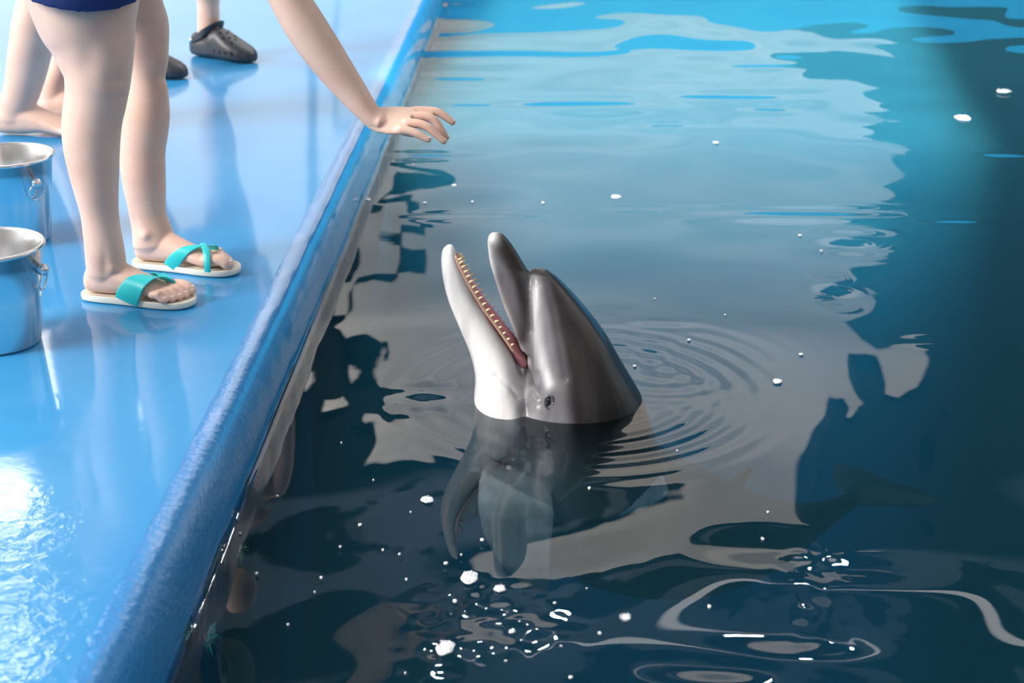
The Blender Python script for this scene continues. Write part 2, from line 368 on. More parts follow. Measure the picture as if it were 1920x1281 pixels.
def spl(pts):
    s = cu.splines.new('POLY'); s.points.add(len(pts)-1); s.use_cyclic_u = True
    for q, (x, z) in zip(s.points, pts): q.co = (x, z, 0, 1)
spl([(-1.95, .3), (14, .3), (14, zt), (-9, zt), (-9, 6.3), (-3.5, 6.2), (-2.9, 5.8), (-2.3, 5.5), (-1.95, 5.0)])
def refl_deck(px, py):
    w = onz(px, py, DECK); d = ray(px, py); t = (YW-w.y)/d.y
    return (w.x+d.x*t, DECK-d.z*t)
for hl in ([(-60, 866), (20, 862), (62, 870), (88, 900), (80, 950), (95, 985), (70, 1030), (30, 1012), (-60, 1030)], [(45, 1078), (85, 1080), (92, 1105), (82, 1135), (28, 1113)], [(-60, 1165), (0, 1178), (40, 1192), (95, 1152), (105, 1200), (90, 1300), (-60, 1300)]): spl([refl_deck(*p) for p in hl])  # openings added so the deck mirrors white glare
for hlist in holes: spl(rough([refl(*p) for p in hlist]))
co = bpy.data.objects.new('c', cu); COL.objects.link(co); co.rotation_euler = (PI/2, 0, 0); co.location = (0, YW, 0)
dg = bpy.context.evaluated_depsgraph_get(); dg.update()
wm = bpy.data.meshes.new_from_object(co.evaluated_get(dg)); wm.transform(co.matrix_world); bpy.data.objects.remove(co)
o = link('mask_wall', wm, M_dark, smooth=False); tag(o, 'unseen dark mask wall added beyond the pool, its ragged opening shaped to outline the reflected sky', None, None, 'structure')  # unseen wall added; its openings shape the sky mirrored in water and deck
# glowing flood lamps high on the far wall
for i, (px, py, r) in enumerate(((1548, 1166, .15), (990, 1166, .11), (815, 1232, .10))):
    w = onz(px, py); d = ray(px, py); t = (YW-.6-w.y)/d.y
    c = Vector((w.x+d.x*t, YW-.6, -d.z*t))
    root = empty('flood_lamp', c); tag(root, 'round flood lamp mounted high on the dark far wall, ' + ['rightmost', 'middle', 'leftmost'][i]+' of the three', 'lamp', 'flood lamps on the far wall')
    bm = bmesh.new(); bmesh.ops.create_uvsphere(bm, u_segments=20, v_segments=12, radius=r); bmesh.ops.translate(bm, verts=bm.verts, vec=c)
    obj('bulb', bm, M_lamp, root)
    bm = bmesh.new(); tube(bm, [c+Vector((0, .08, 0)), c+Vector((0, .42, 0))], [(r*1.3, r*1.3), (.04, .04)], n=16); obj('housing', bm, M_dark, root)

# ------------------------------------------------------------------ dolphin
YD = 3.30
def dsec(bm, secs, Y=YD, n=36, flat=None, sub=4):
    """secs: (vx,vy,dx,dy,w_px) ventral and dorsal outline points in the profile plane, w half width"""
    A = np.array(secs, float); out = []
    for i in range(len(A)-1):
        p0 = A[max(i-1, 0)]; p1 = A[i]; p2 = A[i+1]; p3 = A[min(i+2, len(A)-1)]
        for k in range(sub):
            t = k/sub; out.append(.5*((2*p1)+(-p0+p2)*t+(2*p0-5*p1+4*p2-p3)*t*t+(-p0+3*p1-3*p2+p3)*t**3))
    out.append(A[-1])
    rings = []
    for s in out:
        a = P(s[0], s[1], Y); b_ = P(s[2], s[3], Y); c = (a+b_)/2; h = (b_-a)/2; w = max(s[4], .5)/scale_at(c)
        r = []
        for k in range(n):
            th = 2*PI*k/n; cc, ss = math.cos(th), math.sin(th)
            dd = cc
            if flat and cc > 0: dd = cc*flat - .10*(1-min(1, abs(ss)/.75)**2)*1.0
            sg = math.copysign(abs(ss)**.88, ss)
            r.append(c + h*dd + Vector((0, 1, 0))*(w*sg))
        rings.append(r)
    loft(bm, rings)
bm = bmesh.new()
# upper jaw (rostrum)
dsec(bm, [(920, 437, 930, 434.5, 4), (915.5, 442, 941, 438, 10), (914, 452, 953, 450, 17), (915, 470, 965, 466, 22), (918, 490, 977, 486, 26), (924, 512, 990, 508, 30), (933, 540, 1003, 535, 34), (945, 575, 1020, 565, 39), (960, 610, 1035, 600, 48), (975, 650, 1040, 640, 58)])
# cranium with the bulging melon, running on into the neck
dsec(bm, [(993, 512, 1000, 503.5, 8), (990, 524, 1022, 506, 26), (988, 545, 1050, 526, 46), (986, 575, 1082, 560, 66), (984, 610, 1110, 594, 82), (988, 650, 1138, 632, 98), (985, 690, 1165, 680, 112), (965, 728, 1190, 722, 122), (930, 765, 1210, 758, 128), (905, 810, 1222, 800, 134), (898, 860, 1236, 845, 138), (900, 930, 1260, 905, 138)])
# lower jaw: outer contour .. lip line
dsec(bm, [(838, 459, 848, 456.5, 5), (829.5, 468, 857, 463, 12), (827, 486, 864, 484, 19), (828.5, 510, 877, 508, 24), (834, 540, 894, 538, 27), (843, 570, 914, 568, 31), (857, 603, 938, 600, 37), (870, 633, 962, 632, 46), (881, 660, 980, 661, 58), (889, 690, 994, 694, 76), (891, 715, 1010, 722, 94), (889, 742, 1020, 750, 108), (889, 770, 1030, 775, 116), (893, 820, 1040, 820, 120)], flat=.72)
# trunk under water
hd = onz(1058, 775, 0); hd.y = YD
def hp(x, y, z): return Vector((hd.x+x, YD+y, z))
tp = [hp(.0, .0, -.06), hp(.015, .03, -.14), hp(.06, .10, -.26), hp(.15, .22, -.39), hp(.27, .34, -.49), hp(.39, .44, -.56), hp(.50, .52, -.60), hp(.60, .58, -.61), hp(.67, .62, -.60), hp(.73, .65, -.585), hp(.775, .68, -.575)]
tr_ = [(.165, .138), (.178, .150), (.188, .160), (.190, .165), (.178, .155), (.15, .13), (.115, .095), (.08, .06), (.05, .034), (.034, .022), (.025, .016)]
refs = [Vector((1, 0, 0)).lerp(Vector((0.45, .1, 1)), min(1, max(0, (i-1)/6))) for i in range(11)]
pts, rad = smooth_path(tp, tr_, 4)
rf2 = [refs[min(10, i//4)].lerp(refs[min(10, i//4+1)], (i % 4)/4) for i in range(len(pts))]
tube(bm, pts, [tuple(r) for r in rad], rf2, n=36)
# dorsal fin
def fin(bm, secs, n=18):
    """secs: centre, chord half vector, thickness vector"""
    rings = []
    for c, ch, tk in secs:
        rings.append([Vector(c) + Vector(ch)*math.cos(2*PI*k/n) + Vector(tk)*math.sin(2*PI*k/n) for k in range(n)])
    loft(bm, rings)
fb = hp(.34, .24, -.52); up = Vector((.5, -.05, .8)).normalized(); al = Vector((.45, .75, -.25)).normalized(); th_ = up.cross(al)
fb = tp[4].lerp(tp[5], .5)+up*.13
fin(bm, [(fb+up*(-.03), al*.10, th_*.02), (fb+up*.03+al*.02, al*.07, th_*.014), (fb+up*.06+al*.04, al*.04, th_*.009), (fb+up*.08+al*.06, al*.015, th_*.004)])
# near pectoral flipper hanging down
def flip_sec(y, xl, xr, Y, t=.014):
    a = P(xl, y, Y); b_ = P(xr, y, Y); return ((a+b_)/2, (b_-a)/2, Vector((0, t, 0)))
fin(bm, [flip_sec(872, 905, 1010, 3.20, .03), flip_sec(900, 897, 1026, 3.16, .026), flip_sec(935, 893, 1038, 3.13, .02), flip_sec(965, 896, 1041, 3.11), flip_sec(1000, 904, 1038, 3.10), flip_sec(1030, 918, 1034, 3.09, .012), flip_sec(1060, 938, 1032, 3.08, .011), flip_sec(1085, 962, 1032, 3.08, .009), flip_sec(1103, 988, 1031, 3.08, .007), flip_sec(1111, 1004, 1024, 3.08, .004)])
fin(bm, [flip_sec(880, 880, 980, 3.45, .02), flip_sec(910, 862, 950, 3.50, .018), flip_sec(940, 858, 930, 3.54, .014), flip_sec(965, 854, 905, 3.57, .01), flip_sec(978, 852, 880, 3.58, .005)])
# flukes
tb = tp[-1]; ax = (tp[-1]-tp[-3]).normalized(); lat = Vector((.62, -.78, .05)).normalized(); nn = ax.cross(lat).normalized()
fin(bm, [(tb+lat*s*1.0+ax*(.05+abs(s)*.35), ax*max(.008, .075*(1-(abs(s)/.20)**1.6)), nn*max(.002, .016*(1-abs(s)/.2))) for s in (-.17, -.15, -.11, -.06, 0, .06, .11, .15, .17)])
dm = fuse(bm, .0045, 4, .5)
C = coords(dm)
# eye bulge ridge, crease detail : sculpt in the profile plane
def project(C, flatY=None):
    Q = C.astype(np.float64).copy()
    if flatY is not None: Q[:, 1] = flatY
    d = Q-np.array(CP); zc = d@np.array(FWD); return CX+F*(d@np.array(RGT))/zc, CY-F*(d@np.array(UPV))/zc
Cn = C.astype(np.float64).copy(); Cn[:, 1] = YD-np.abs(Cn[:, 1]-YD)
px, py = project(Cn)
Nn = np.empty(len(dm.vertices)*3, np.float32); dm.vertices.foreach_get('normal', Nn); Nn = Nn.reshape(-1, 3)
side = np.clip(np.abs(C[:, 1]-YD)/.06, 0, 1)
def g2(x0, y0, sx, sy, ang=0):
    c, s = math.cos(ang), math.sin(ang); dx = px-x0; dy = py-y0
    return np.exp(-((dx*c+dy*s)/sx)**2-((-dx*s+dy*c)/sy)**2)
above = C[:, 2] > -.05
def segdist(pts):
    best = np.full(len(px), 1e9)
    for (x0, y0), (x1, y1) in zip(pts[:-1], pts[1:]):
        L2 = (x1-x0)**2+(y1-y0)**2; t = np.clip(((px-x0)*(x1-x0)+(py-y0)*(y1-y0))/L2, 0, 1)
        best = np.minimum(best, np.hypot(px-x0-t*(x1-x0), py-y0-t*(y1-y0)))
    return best
mouth = [(1008, 742), (1000, 728), (995, 712), (989, 695), (978, 672)]
disp = -.007*np.exp(-(segdist(mouth)/4.0)**2) + .006*g2(1030, 745, 16, 30) + .005*np.exp(-(segdist([(1006, 545), (1008, 600), (1006, 650), (1010, 720)])/9)**2) \
       - .005*np.exp(-(segdist([(991, 520), (992, 560), (997, 620)])/5)**2) - .004*np.exp(-(segdist([(1024, 525), (1040, 590), (1052, 660), (1060, 710)])/7)**2) \
       - .004*np.exp(-(segdist([(1012, 700), (1016, 730), (1014, 760)])/5)**2) - .003*np.exp(-(segdist([(930, 705), (960, 728), (972, 745)])/5)**2)
C2 = C + Nn*(disp*side*above)[:, None]
dm.vertices.foreach_set('co', C2.astype(np.float32).ravel()); dm.update()
WHT = np.array((.77, .77, .78)); LG = np.array((.40, .40, .43)); MG = np.array((.19, .19, .205)); DK = np.array((.019, .016, .016))
def sst(a, b_, x):
    t = np.clip((x-a)/(b_-a), 0, 1); return t*t*(3-2*t)
# head: boundaries in profile px
xd = np.interp(py, [430, 450, 505, 519, 575, 619, 666, 712, 760, 820, 900], [925, 930, 955, 1019, 1031, 1042, 1052, 1060, 1062, 1075, 1100])
xw = np.interp(py, [440, 480, 520, 560, 600, 640, 680, 700, 744, 770, 800, 900], [868, 876, 890, 915, 945, 972, 992, 992, 984, 976, 975, 985])
f_d = sst(-16, 18, px-xd)*.92+.08*sst(40, 90, px-xd); f_m = sst(-14, 10, px-xw)
upperjaw = ((px-(np.interp(py, [434, 575, 690], [900, 940, 985]))) > -8) & (py < 640)
cols = WHT[None, :]*(1-f_m[:, None]) + MG[None, :]*f_m[:, None]
cols = cols*(1-f_d[:, None]) + DK[None, :]*f_d[:, None]
# light streak in front of the melon, pale rim of the upper lip and tip
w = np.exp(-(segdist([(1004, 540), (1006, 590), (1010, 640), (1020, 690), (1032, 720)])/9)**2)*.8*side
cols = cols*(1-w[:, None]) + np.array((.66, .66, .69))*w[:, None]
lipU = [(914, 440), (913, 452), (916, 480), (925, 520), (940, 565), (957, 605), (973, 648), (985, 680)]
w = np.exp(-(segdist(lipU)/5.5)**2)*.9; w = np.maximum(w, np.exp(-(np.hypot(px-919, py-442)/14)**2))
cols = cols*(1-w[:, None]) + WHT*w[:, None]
# upper jaw base is mid grey between lip and dark ridge
w = np.exp(-(segdist([(940, 520), (955, 570), (975, 620), (985, 655)])/11)**2)*.75*(1-f_m*0)*(py > 470)
cols = cols*(1-w[:, None]) + np.array((.12, .11, .12))*w[:, None]
w = np.exp(-(segdist([(945, 470), (962, 500), (975, 535), (983, 570), (985, 610), (980, 635)])/13)**2)*.95
cols = cols*(1-w[:, None]) + np.array((.035, .03, .03))*w[:, None]
# grey lip margin of the lower jaw
lipL = [(905, 578), (925, 608), (950, 640), (972, 668), (988, 692), (995, 718)]
w = np.exp(-(segdist(lipL)/6.5)**2)*.9*sst(560, 640, py)
w = w*(px < 1005)
cols = cols*(1-w[:, None]) + np.array((.09, .09, .10))*w[:, None]
# below the water line: belly pale, back dark
tpA = np.array([list(p) for p in pts]); rfA = np.array([list(r.normalized()) for r in rf2])
under = C[:, 2] < -.02
idx = np.where(under)[0]
if len(idx):
    U = C[idx]; D = ((U[:, None, :]-tpA[None, :, :])**2).sum(-1); ni = D.argmin(1)
    rel = U-tpA[ni]; dd = (rel*rfA[ni]).sum(1)/(np.linalg.norm(rel, axis=1)+1e-6)
    f = sst(-.25, .2, dd)[:, None]; f2 = sst(.1, .6, dd)[:, None]
    cu_ = np.array((.50, .52, .55))*(1-f)+MG*f; cu_ = cu_*(1-f2)+DK*2.6*f2
    bl = sst(0.02, .12, -U[:, 2])[:, None]
    # flippers mid grey with pale leading edge
    pxr, pyr = project(U)
    fl = (np.linalg.norm(rel, axis=1) > .21)[:, None] & (U[:, 1] < 3.25)[:, None]
    cu_ = np.where(fl, np.array((.92, .90, .88)), cu_)
    cols[idx] = cols[idx]*(1-bl)+cu_*bl
# inner face of lower jaw pink
inn = (np.abs(C[:, 1]-YD) < .045) & (py > 480) & (py < 700) & (Nn[:, 0] > .45) & (px < np.interp(py, [480, 560, 620, 700], [872, 915, 960, 1005])) & (px > np.interp(py, [474, 490, 515, 543, 574, 604, 634, 660, 690], [858, 865, 878, 894, 914, 937, 959, 977, 992]))
cols[inn] = np.array((.55, .25, .26))
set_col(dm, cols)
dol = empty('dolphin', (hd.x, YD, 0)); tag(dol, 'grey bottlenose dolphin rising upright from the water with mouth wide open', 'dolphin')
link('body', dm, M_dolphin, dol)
# tongue / gum and teeth
def lipcurve(t, sidey):
    A_ = np.array([(857, 474), (864, 490), (877, 515), (893, 543), (913, 574), (936, 604), (958, 634), (976, 660), (986, 680)], float)
    W_ = np.array([10, 15, 18, 20, 22.5, 26, 30, 36, 40], float)
    x = t*(len(A_)-1); i = min(int(x), len(A_)-2); f = x-i
    p = A_[i]*(1-f)+A_[i+1]*f; w_ = W_[i]*(1-f)+W_[i+1]*f
    q = P(p[0], p[1], YD); q.y += sidey*w_/scale_at(q); return q
jn = (P(990, 640, YD)-P(960, 655, YD)); jn = (P(905, 560, YD)-P(893, 567, YD)).normalized()      # normal of the lower lip plane
bm = bmesh.new(); tp_ = [(lipcurve(t, -1)+lipcurve(t, 1))/2 - jn*.004 for t in (.18, .3, .43, .57, .70, .84, .98)]
tube(bm, tp_, [(.006, .009), (.008, .013), (.010, .016), (.012, .020), (.013, .024), (.013, .026), (.012, .026)], jn, n=18)
obj('tongue', bm, M_pink, dol)
for sy in (-1, 1):
    bm = bmesh.new(); q = [lipcurve(t, sy)-jn*.004 for t in np.linspace(0.02, .80, 14)]
    tube(bm, q, [(.0036, .0036)]*14, jn, n=12); g = obj('gum', bm, M_gum, dol)
    NT = 17
    for k in range(NT):
        t = lerp(.07, .76, k/(NT-1)); q = lipcurve(t, sy); hgt = .0070 if k < 13 else .0048
        bm = bmesh.new(); tip = q + jn*hgt + Vector((0, sy*.0015, 0))
        tube(bm, [q-jn*.003, q+jn*hgt*.45, tip], [.0030, .0026, .0011], Vector((0, 1, 0)), n=8)
        obj('tooth', bm, M_tooth, dol)
# far upper gum line with teeth is hidden by the rostrum; eyes
for sy in (-1,):
    e = P(1029, 752, YD); best = None
    sel = np.where((np.abs(px-1029) < 4) & (np.abs(py-752) < 4) & (C[:, 1] < YD))[0]
    ysurf = float(C2[sel, 1].min()) if len(sel) else YD-.12
    e = P(1029, 752, ysurf+.005)
    er = empty('eye', e); er.parent = dol; er.location = e-Vector(dol.location)
    bm = bmesh.new(); bmesh.ops.create_uvsphere(bm, u_segments=20, v_segments=14, radius=.0085)
    bmesh.ops.scale(bm, verts=bm.verts, vec=(.7, 1.0, 1.35)); bmesh.ops.translate(bm, verts=bm.verts, vec=e); 
    bpy.data.objects.remove(er)
    eo = obj('eye', bm, M_eye, dol)
    bm = bmesh.new(); rg = []
    for k in range(24):
        a = 2*PI*k/24; rg.append(e+Vector((.0085*math.cos(a), -.0065, .0145*math.sin(a))))
    rg.append(rg[0]); tube(bm, rg, [.0022]*25, Vector((0, 1, 0)), n=8, round_ends=False)
    lid = obj('eyelid', bm, simple('eyelid_grey', (.13, .12, .13), .25, coat=1), dol)

# ------------------------------------------------------------------ people
def skin_tint(me, feet=(), hands=()):
    C = coords(me); c = np.tile(np.array((.85, .59, .48)), (len(C), 1))
    for p, r, k in list(feet)+list(hands):
        w = np.exp(-(((C-np.array(p))**2).sum(1))/r**2)[:, None]
        c = c*(1-w*k)+np.array((.74, .40, .31))*w*k
    set_col(me, c)
def legpath(bm, secs, Y, depthk=1.0, Yup=None):
    """secs: (py, xl, xr) contour of a leg seen from the camera, from ankle up; Y depth of ankle, Yup list"""
    pts = []; rad = []
    for i, (py_, xl, xr) in enumerate(secs):
        yy = Y if Yup is None else Yup[i]
        c = P((xl+xr)/2, py_, yy); r = (xr-xl)/2/scale_at(c)
        pts.append(c); rad.append((r, r*depthk*(.70+.30*min(1, i/5))))
    pts, rad = smooth_path(pts, rad, 4)
    tube(bm, pts, rad, Vector((1, 0, 0)), n=72)
    return pts, rad
FOOT = [(-.052, .010, .040, .012), (-.047, .020, .055, .006), (-.035, .027, .075, .001), (-.012, .031, .09, 0), (.02, .032, .095, 0), (.05, .033, .083, .003), (.08, .035, .068, .006), (.11, .039, .054, .004), (.135, .043, .043, 0), (.150, .044, .034, 0), (.160, .041, .027, .001), (.167, .032, .018, .004)]
def foot(bm, ank, ang, big, z0, k=1.0, toes=True):
    """ank: ankle x,y; ang heading; big: +1 big toe on the left of heading, -1 right"""
    ca, sa = math.cos(ang), math.sin(ang)
    def W(x, y, z): return Vector((ank[0]+(x*ca-y*sa)*k, ank[1]+(x*sa+y*ca)*k, z0+z*k))
    rings = []
    for x, hw, zt_, zb_ in FOOT:
        r = []
        sh = big*.004*min(1, max(0, x/.15))
        for q in range(24):
            a = 2*PI*q/24; cc, ss = math.cos(a), math.sin(a)
            zz = (zt_+zb_)/2+(zt_-zb_)/2*(ss if ss > 0 else -abs(ss)**.6)
            tap = 1-.45*max(0, ss)**1.5*(1 if x > 0 else .3)
            r.append(W(x, hw*cc*tap+sh+big*.006*max(0, ss)*min(1, max(0, x/.1)), zz))
        rings.append(r)
    loft(bm, rings)
    tl = [(.031, .216, .0145), (.0085, .212, .0098), (-.0100, .204, .0092), (-.0270, .193, .0088), (-.0425, .179, .0092)] if toes else []
    for y, xe_, r in tl:
        y *= big
        pts = [W(.145, y*.92, .018), W(.168, y, .0215), W(xe_-.022, y*1.02, .0225), W(xe_-.006, y*1.02, r*1.0), W(xe_, y*1.02, r*.92)]
        pp, rr = smooth_path(pts, [(r*1.1, r), (r*1.02, r*.98), (r*.95, r*.9), (r*1.02, r*.92), (r*.8, r*.75)], 3)
        tube(bm, pp, rr, Vector((-sa, ca, 0)), n=14)
    return W
def nail(parent, W, x, y, r, z):
    bm = bmesh.new(); rings = []
    for t in (-1, -.4, .3, .9):
        rings.append([W(x+t*r*.75, y+r*.62*s*(1-.15*t*t), z+r*.16*(1-s*s)-.35*r*(t+.2 if t > 0 else 0)*.5) for s in (-1, -.5, 0, .5, 1)])
    loft(bm, rings, cap=False, closed=False)
    bmesh.ops.solidify(bm, geom=bm.faces, thickness=.0006)
    return obj('toenail', bm, simple('nail_pink', (.86, .62, .56), .25), parent)
M_nail = simple('nail_pink', (.86, .66, .6), .25)

# ---- woman in flip-flops
A = bmesh.new()
YR = 3.457; YL = 3.68
zs = DECK+.016
# right (near) leg
legpath(A, [(512, 163, 236), (485, 160, 236), (460, 158, 232), (430, 155, 226), (400, 151, 222.5), (360, 140, 222), (320, 129, 223), (280, 120, 224), (245, 116.5, 226), (215, 118, 230), (190, 121.5, 236), (165, 122.5, 241), (140, 120, 246), (110, 108, 250), (80, 93, 254), (45, 72, 257), (10, 57, 260), (-40, 40, 264), (-110, 22, 268), (-180, 10, 272)], YR, 1.0,
        [YR+.0]*11+[YR, YR, YR+.005, YR+.01, YR+.015, YR+.02, YR+.03, YR+.045, YR+.06])
# left (far) leg
legpath(A, [(455, 248, 332), (430, 246, 322), (405, 243, 313), (380, 238, 311), (350, 231, 311), (315, 226, 310), (280, 224, 310), (245, 224.5, 315), (215, 227, 318), (190, 231, 317), (165, 234, 314), (140, 236, 311), (110, 232, 313), (80, 226, 316), (45, 220, 316), (10, 205, 306), (-40, 180, 300), (-110, 150, 296), (-180, 130, 290)], YL, .95,
        [YL]*11+[YL]*4+[YL-.01, YL-.02, YL-.03, YL-.04])
fr_ = onz(200, 545, zs); fr_a = -.24
fl_ = onz(284, 480, zs); fl_a = -.20
WR = foot(A, (fr_.x, YR+.005), fr_a, +1, zs, .87)
WL = foot(A, (P(289, 460, YL).x, YL), fl_a, -1, zs, .87)
# hips, torso, shoulders
hipc = P(170, -225, 3.57); chest = P(345, -330, 3.56); neck = P(440, -370, 3.55); headc = P(530, -400, 3.54)
pp, rr = smooth_path([P(145, -190, 3.57), hipc, P(250, -275, 3.57), chest, P(405, -355, 3.55)], [(.13, .17), (.125, .18), (.10, .14), (.11, .16), (.08, .15)], 4)
tube(A, pp, rr, Vector((0, 0, 1)), n=32)
tube(A, [P(405, -355, 3.55), neck, P(480, -385, 3.55)], [(.055, .06), (.05, .05), (.05, .05)], Vector((0, 0, 1)))
pp, rr = smooth_path([P(470, -380, 3.54), headc, P(590, -385, 3.54)], [(.06, .055), (.105, .078), (.07, .06)], 5)
tube(A, pp, rr, Vector((0, 0, 1)), n=24)
tube(A, [P(600, -395, 3.54), P(612, -380, 3.54)], [.018, .012])                      # nose
# near arm
YA = 3.44
sh_ = P(425, -270, 3.42)
ap = [P(395, -300, 3.47), sh_, P(468, -165, YA-.01), P(505, -80, YA), P(531, -25, YA), P(549, 10, YA), P(570, 45, YA), P(600, 90, YA), P(632, 135, YA), P(660, 172, YA), P(681, 199, YA), P(697, 217, YA), P(712, 227, YA)]
arad = [(.055, .05), (.052, .05), (.044, .045), (.041, .043), (.040, .043), (.0405, .044), (.0425, .044), (.041, .041), (.0365, .036), (.031, .032), (.026, .030), (.0225, .029), (.021, .029)]
pp, rr = smooth_path(ap, arad, 4); tube(A, pp, rr, Vector((.8, 0, .6)), n=48)
# far arm hanging behind the leg line, hand on the knee side (out of frame above)
pp, rr = smooth_path([P(400, -320, 3.66), P(395, -230, 3.74), P(345, -150, 3.76), P(290, -110, 3.72)], [(.05, .05), (.042, .042), (.035, .035), (.025, .03)], 4); tube(A, pp, rr, Vector((0, 1, 0)))
tube(A, [P(290, -110, 3.72), P(270, -90, 3.70), P(250, -72, 3.69)], [(.016, .036), (.015, .038), (.01, .03)], Vector((0, 0, 1)))
# hand: palm as a loft from wrist to knuckle line, then fingers
def HP(x, y, dY): return P(x, y, YA+dY)
palm = []
for (xt, yt, dt), (xb, yb, db), tk in (((697, 205, .018), (692, 240, -.020), .017), ((716, 201, .024), (707, 248, -.026), .015), ((740, 200, .032), (727, 252, -.032), .014), ((765, 200.5, .037), (748, 252, -.036), .012), ((782, 202, .038), (758, 250, -.036), .010)):
    a = HP(xt, yt, dt); b_ = HP(xb, yb, db); c = (a+b_)/2; u = (b_-a)/2; f = Vector((1, 0, -.1)); v = u.cross(f).normalized()
    palm.append([c + u*math.cos(2*PI*k/20)*.97 + v*(tk*math.sin(2*PI*k/20)) for k in range(20)])
loft(A, palm)
tube(A, [HP(694, 221, 0), HP(712, 225, 0)], [(.02, .027), (.019, .032)], Vector((.7, 0, .7)))
fings = [([(776, 208, .032), (800, 207.5, .034), (819, 209.5, .034), (834, 218, .034), (848, 229.5, .034)], [.0102, .0092, .0090, .0082, .0068]),
         ([(768, 219, .012), (793, 218, .014), (812, 224, .015), (825, 240, .015), (836, 258, .015)], [.0105, .0096, .0094, .0084, .007]),
         ([(760, 231, -.012), (784, 232, -.013), (801, 238, -.014), (817, 251, -.014), (832, 265, -.014)], [.0105, .0096, .0092, .0082, .007]),
         ([(750, 243, -.033), (768, 246, -.034), (782, 251, -.035), (793, 257, -.035), (803, 262, -.035)], [.0104, .0094, .0088, .008, .007])]
tips = []
for f, r in fings:
    q = [HP(*p) for p in f]
    pp, rr = smooth_path(q, [(x, x) for x in r], 4); tube(A, pp, rr, Vector((0, 1, 0)), n=14); tips.append((q, r))
# thumb tucked below the palm on the far side
q = [HP(712, 222, .03), HP(735, 236, .042), HP(757, 246, .046), HP(775, 252, .044)]
pp, rr = smooth_path(q, [(.013, .013), (.011, .011), (.0095, .0095), (.007, .007)], 4); tube(A, pp, rr, Vector((0, 1, 0)), n=14)
me = fuse(A, .0027, 2, .5)
C = coords(me).astype(np.float64); kx, ky = project(C); NN = np.empty(len(me.vertices)*3, np.float32); me.vertices.foreach_get('normal', NN); NN = NN.reshape(-1, 3)
def gk(x0, y0, sx_, sy_, a=0):
    c, s_ = math.cos(a), math.sin(a); dx = kx-x0; dy = ky-y0; return np.exp(-((dx*c+dy*s_)/sx_)**2-((-dx*s_+dy*c)/sy_)**2)
near = (C[:, 1] < 3.60)*1.0
dk = near*(.005*gk(212, 112, 30, 30) + .0015*gk(205, 170, 24, 16) - .0025*gk(222, 150, 22, 12, -.4) - .002*gk(165, 110, 20, 34) + .0035*gk(212, 505, 9, 9) - .002*gk(196, 495, 8, 26)) \
   + (1-near)*(.005*gk(300, 110, 16, 24) - .003*gk(305, 145, 14, 10) + .005*gk(272, 442, 9, 9) - .002*gk(252, 430, 8, 20))
dk *= (C[:, 2] < 1.1)
me.vertices.foreach_set('co', (C+NN*dk[:, None]).astype(np.float32).ravel()); me.update()
skin_tint(me, [((WR(.20, 0, 0)), .035, .45), ((WL(.20, 0, 0)), .035, .45), (WR(-.03, 0, .0), .03, .4), (WL(-.03, 0, 0), .03, .4)], [(HP(805, 240, 0), .035, .35), (HP(838, 262, 0), .02, .5), (HP(848, 230, .034), .015, .4)])
root = empty('person', (fr_.x, 3.57, DECK)); tag(root, 'barelegged person in navy shorts and turquoise flip-flops reaching a hand over the pool', 'person')
link('body', me, M_skin, root)
for k, (q, r) in enumerate(tips):                                                   # finger nails
    t = (q[-1]-q[-2]).normalized(); up_ = (Vector((0, 0, 1))-t*t.z).normalized(); c = q[-1]+up_*(r[-1]*.78)
    bm = bmesh.new(); bmesh.ops.create_uvsphere(bm, u_segments=12, v_segments=8, radius=1)
    R = Matrix((t, Vector((0, 1, 0)), up_)).transposed().to_4x4()
    bmesh.ops.transform(bm, matrix=Matrix.Translation(c) @ R @ Matrix.Diagonal((.0055, .0042, .0018, 1)), verts=bm.verts)
    obj('fingernail', bm, M_nail, root)
for Wf, big in ((WR, 1), (WL, -1)):
    for y, xe_, r in [(.031, .216, .0145), (.0085, .212, .0098), (-.0100, .204, .0092), (-.0270, .193, .0088), (-.0425, .179, .0092)]:
        c = Wf(xe_-.001, y*big*1.02, r*1.72)
        t = (Wf(1, 0, 0)-Wf(0, 0, 0)).normalized(); t = (t-Vector((0, 0, .35))).normalized(); v = Vector((0, 0, 1)).cross(t).normalized(); u = t.cross(v)
        bm = bmesh.new(); bmesh.ops.create_uvsphere(bm, u_segments=12, v_segments=8, radius=1)
        R = Matrix((t, v, u)).transposed().to_4x4()
        bmesh.ops.transform(bm, matrix=Matrix.Translation(c) @ R @ Matrix.Diagonal((r*.55, r*.58, .0016, 1)), verts=bm.verts)
        obj('toenail', bm, M_nail, root)
# shorts: two leg tubes and seat
bm = bmesh.new()
pp, rr = smooth_path([P(150, -34, YR+.012), P(150, -80, YR+.004), P(148, -130, YR+.03), P(145, -185, YR+.06)], [(.136, .142), (.142, .146), (.15, .15), (.15, .145)], 3); tube(bm, pp, rr, Vector((1, 0, 0)), n=32, round_ends=False)
pp, rr = smooth_path([P(235, -45, YL-.02), P(215, -110, YL-.03), P(205, -180, YL-.04)], [(.085, .10), (.10, .11), (.11, .12)], 3); tube(bm, pp, rr, Vector((1, 0, 0)), n=32, round_ends=False)
pp, rr = smooth_path([P(145, -185, 3.57), hipc, P(235, -268, 3.57)], [(.145, .185), (.14, .195), (.115, .155)], 3); tube(bm, pp, rr, Vector((0, 0, 1)), n=32)
link('shorts', fuse(bm, .006, 3), M_navy, root)
bm = bmesh.new(); pp, rr = smooth_path([P(225, -260, 3.57), P(260, -280, 3.57), chest, P(405, -352, 3.55)], [(.12, .16), (.115, .155), (.125, .175), (.095, .165)], 3); tube(bm, pp, rr, Vector((0, 0, 1)), n=32)
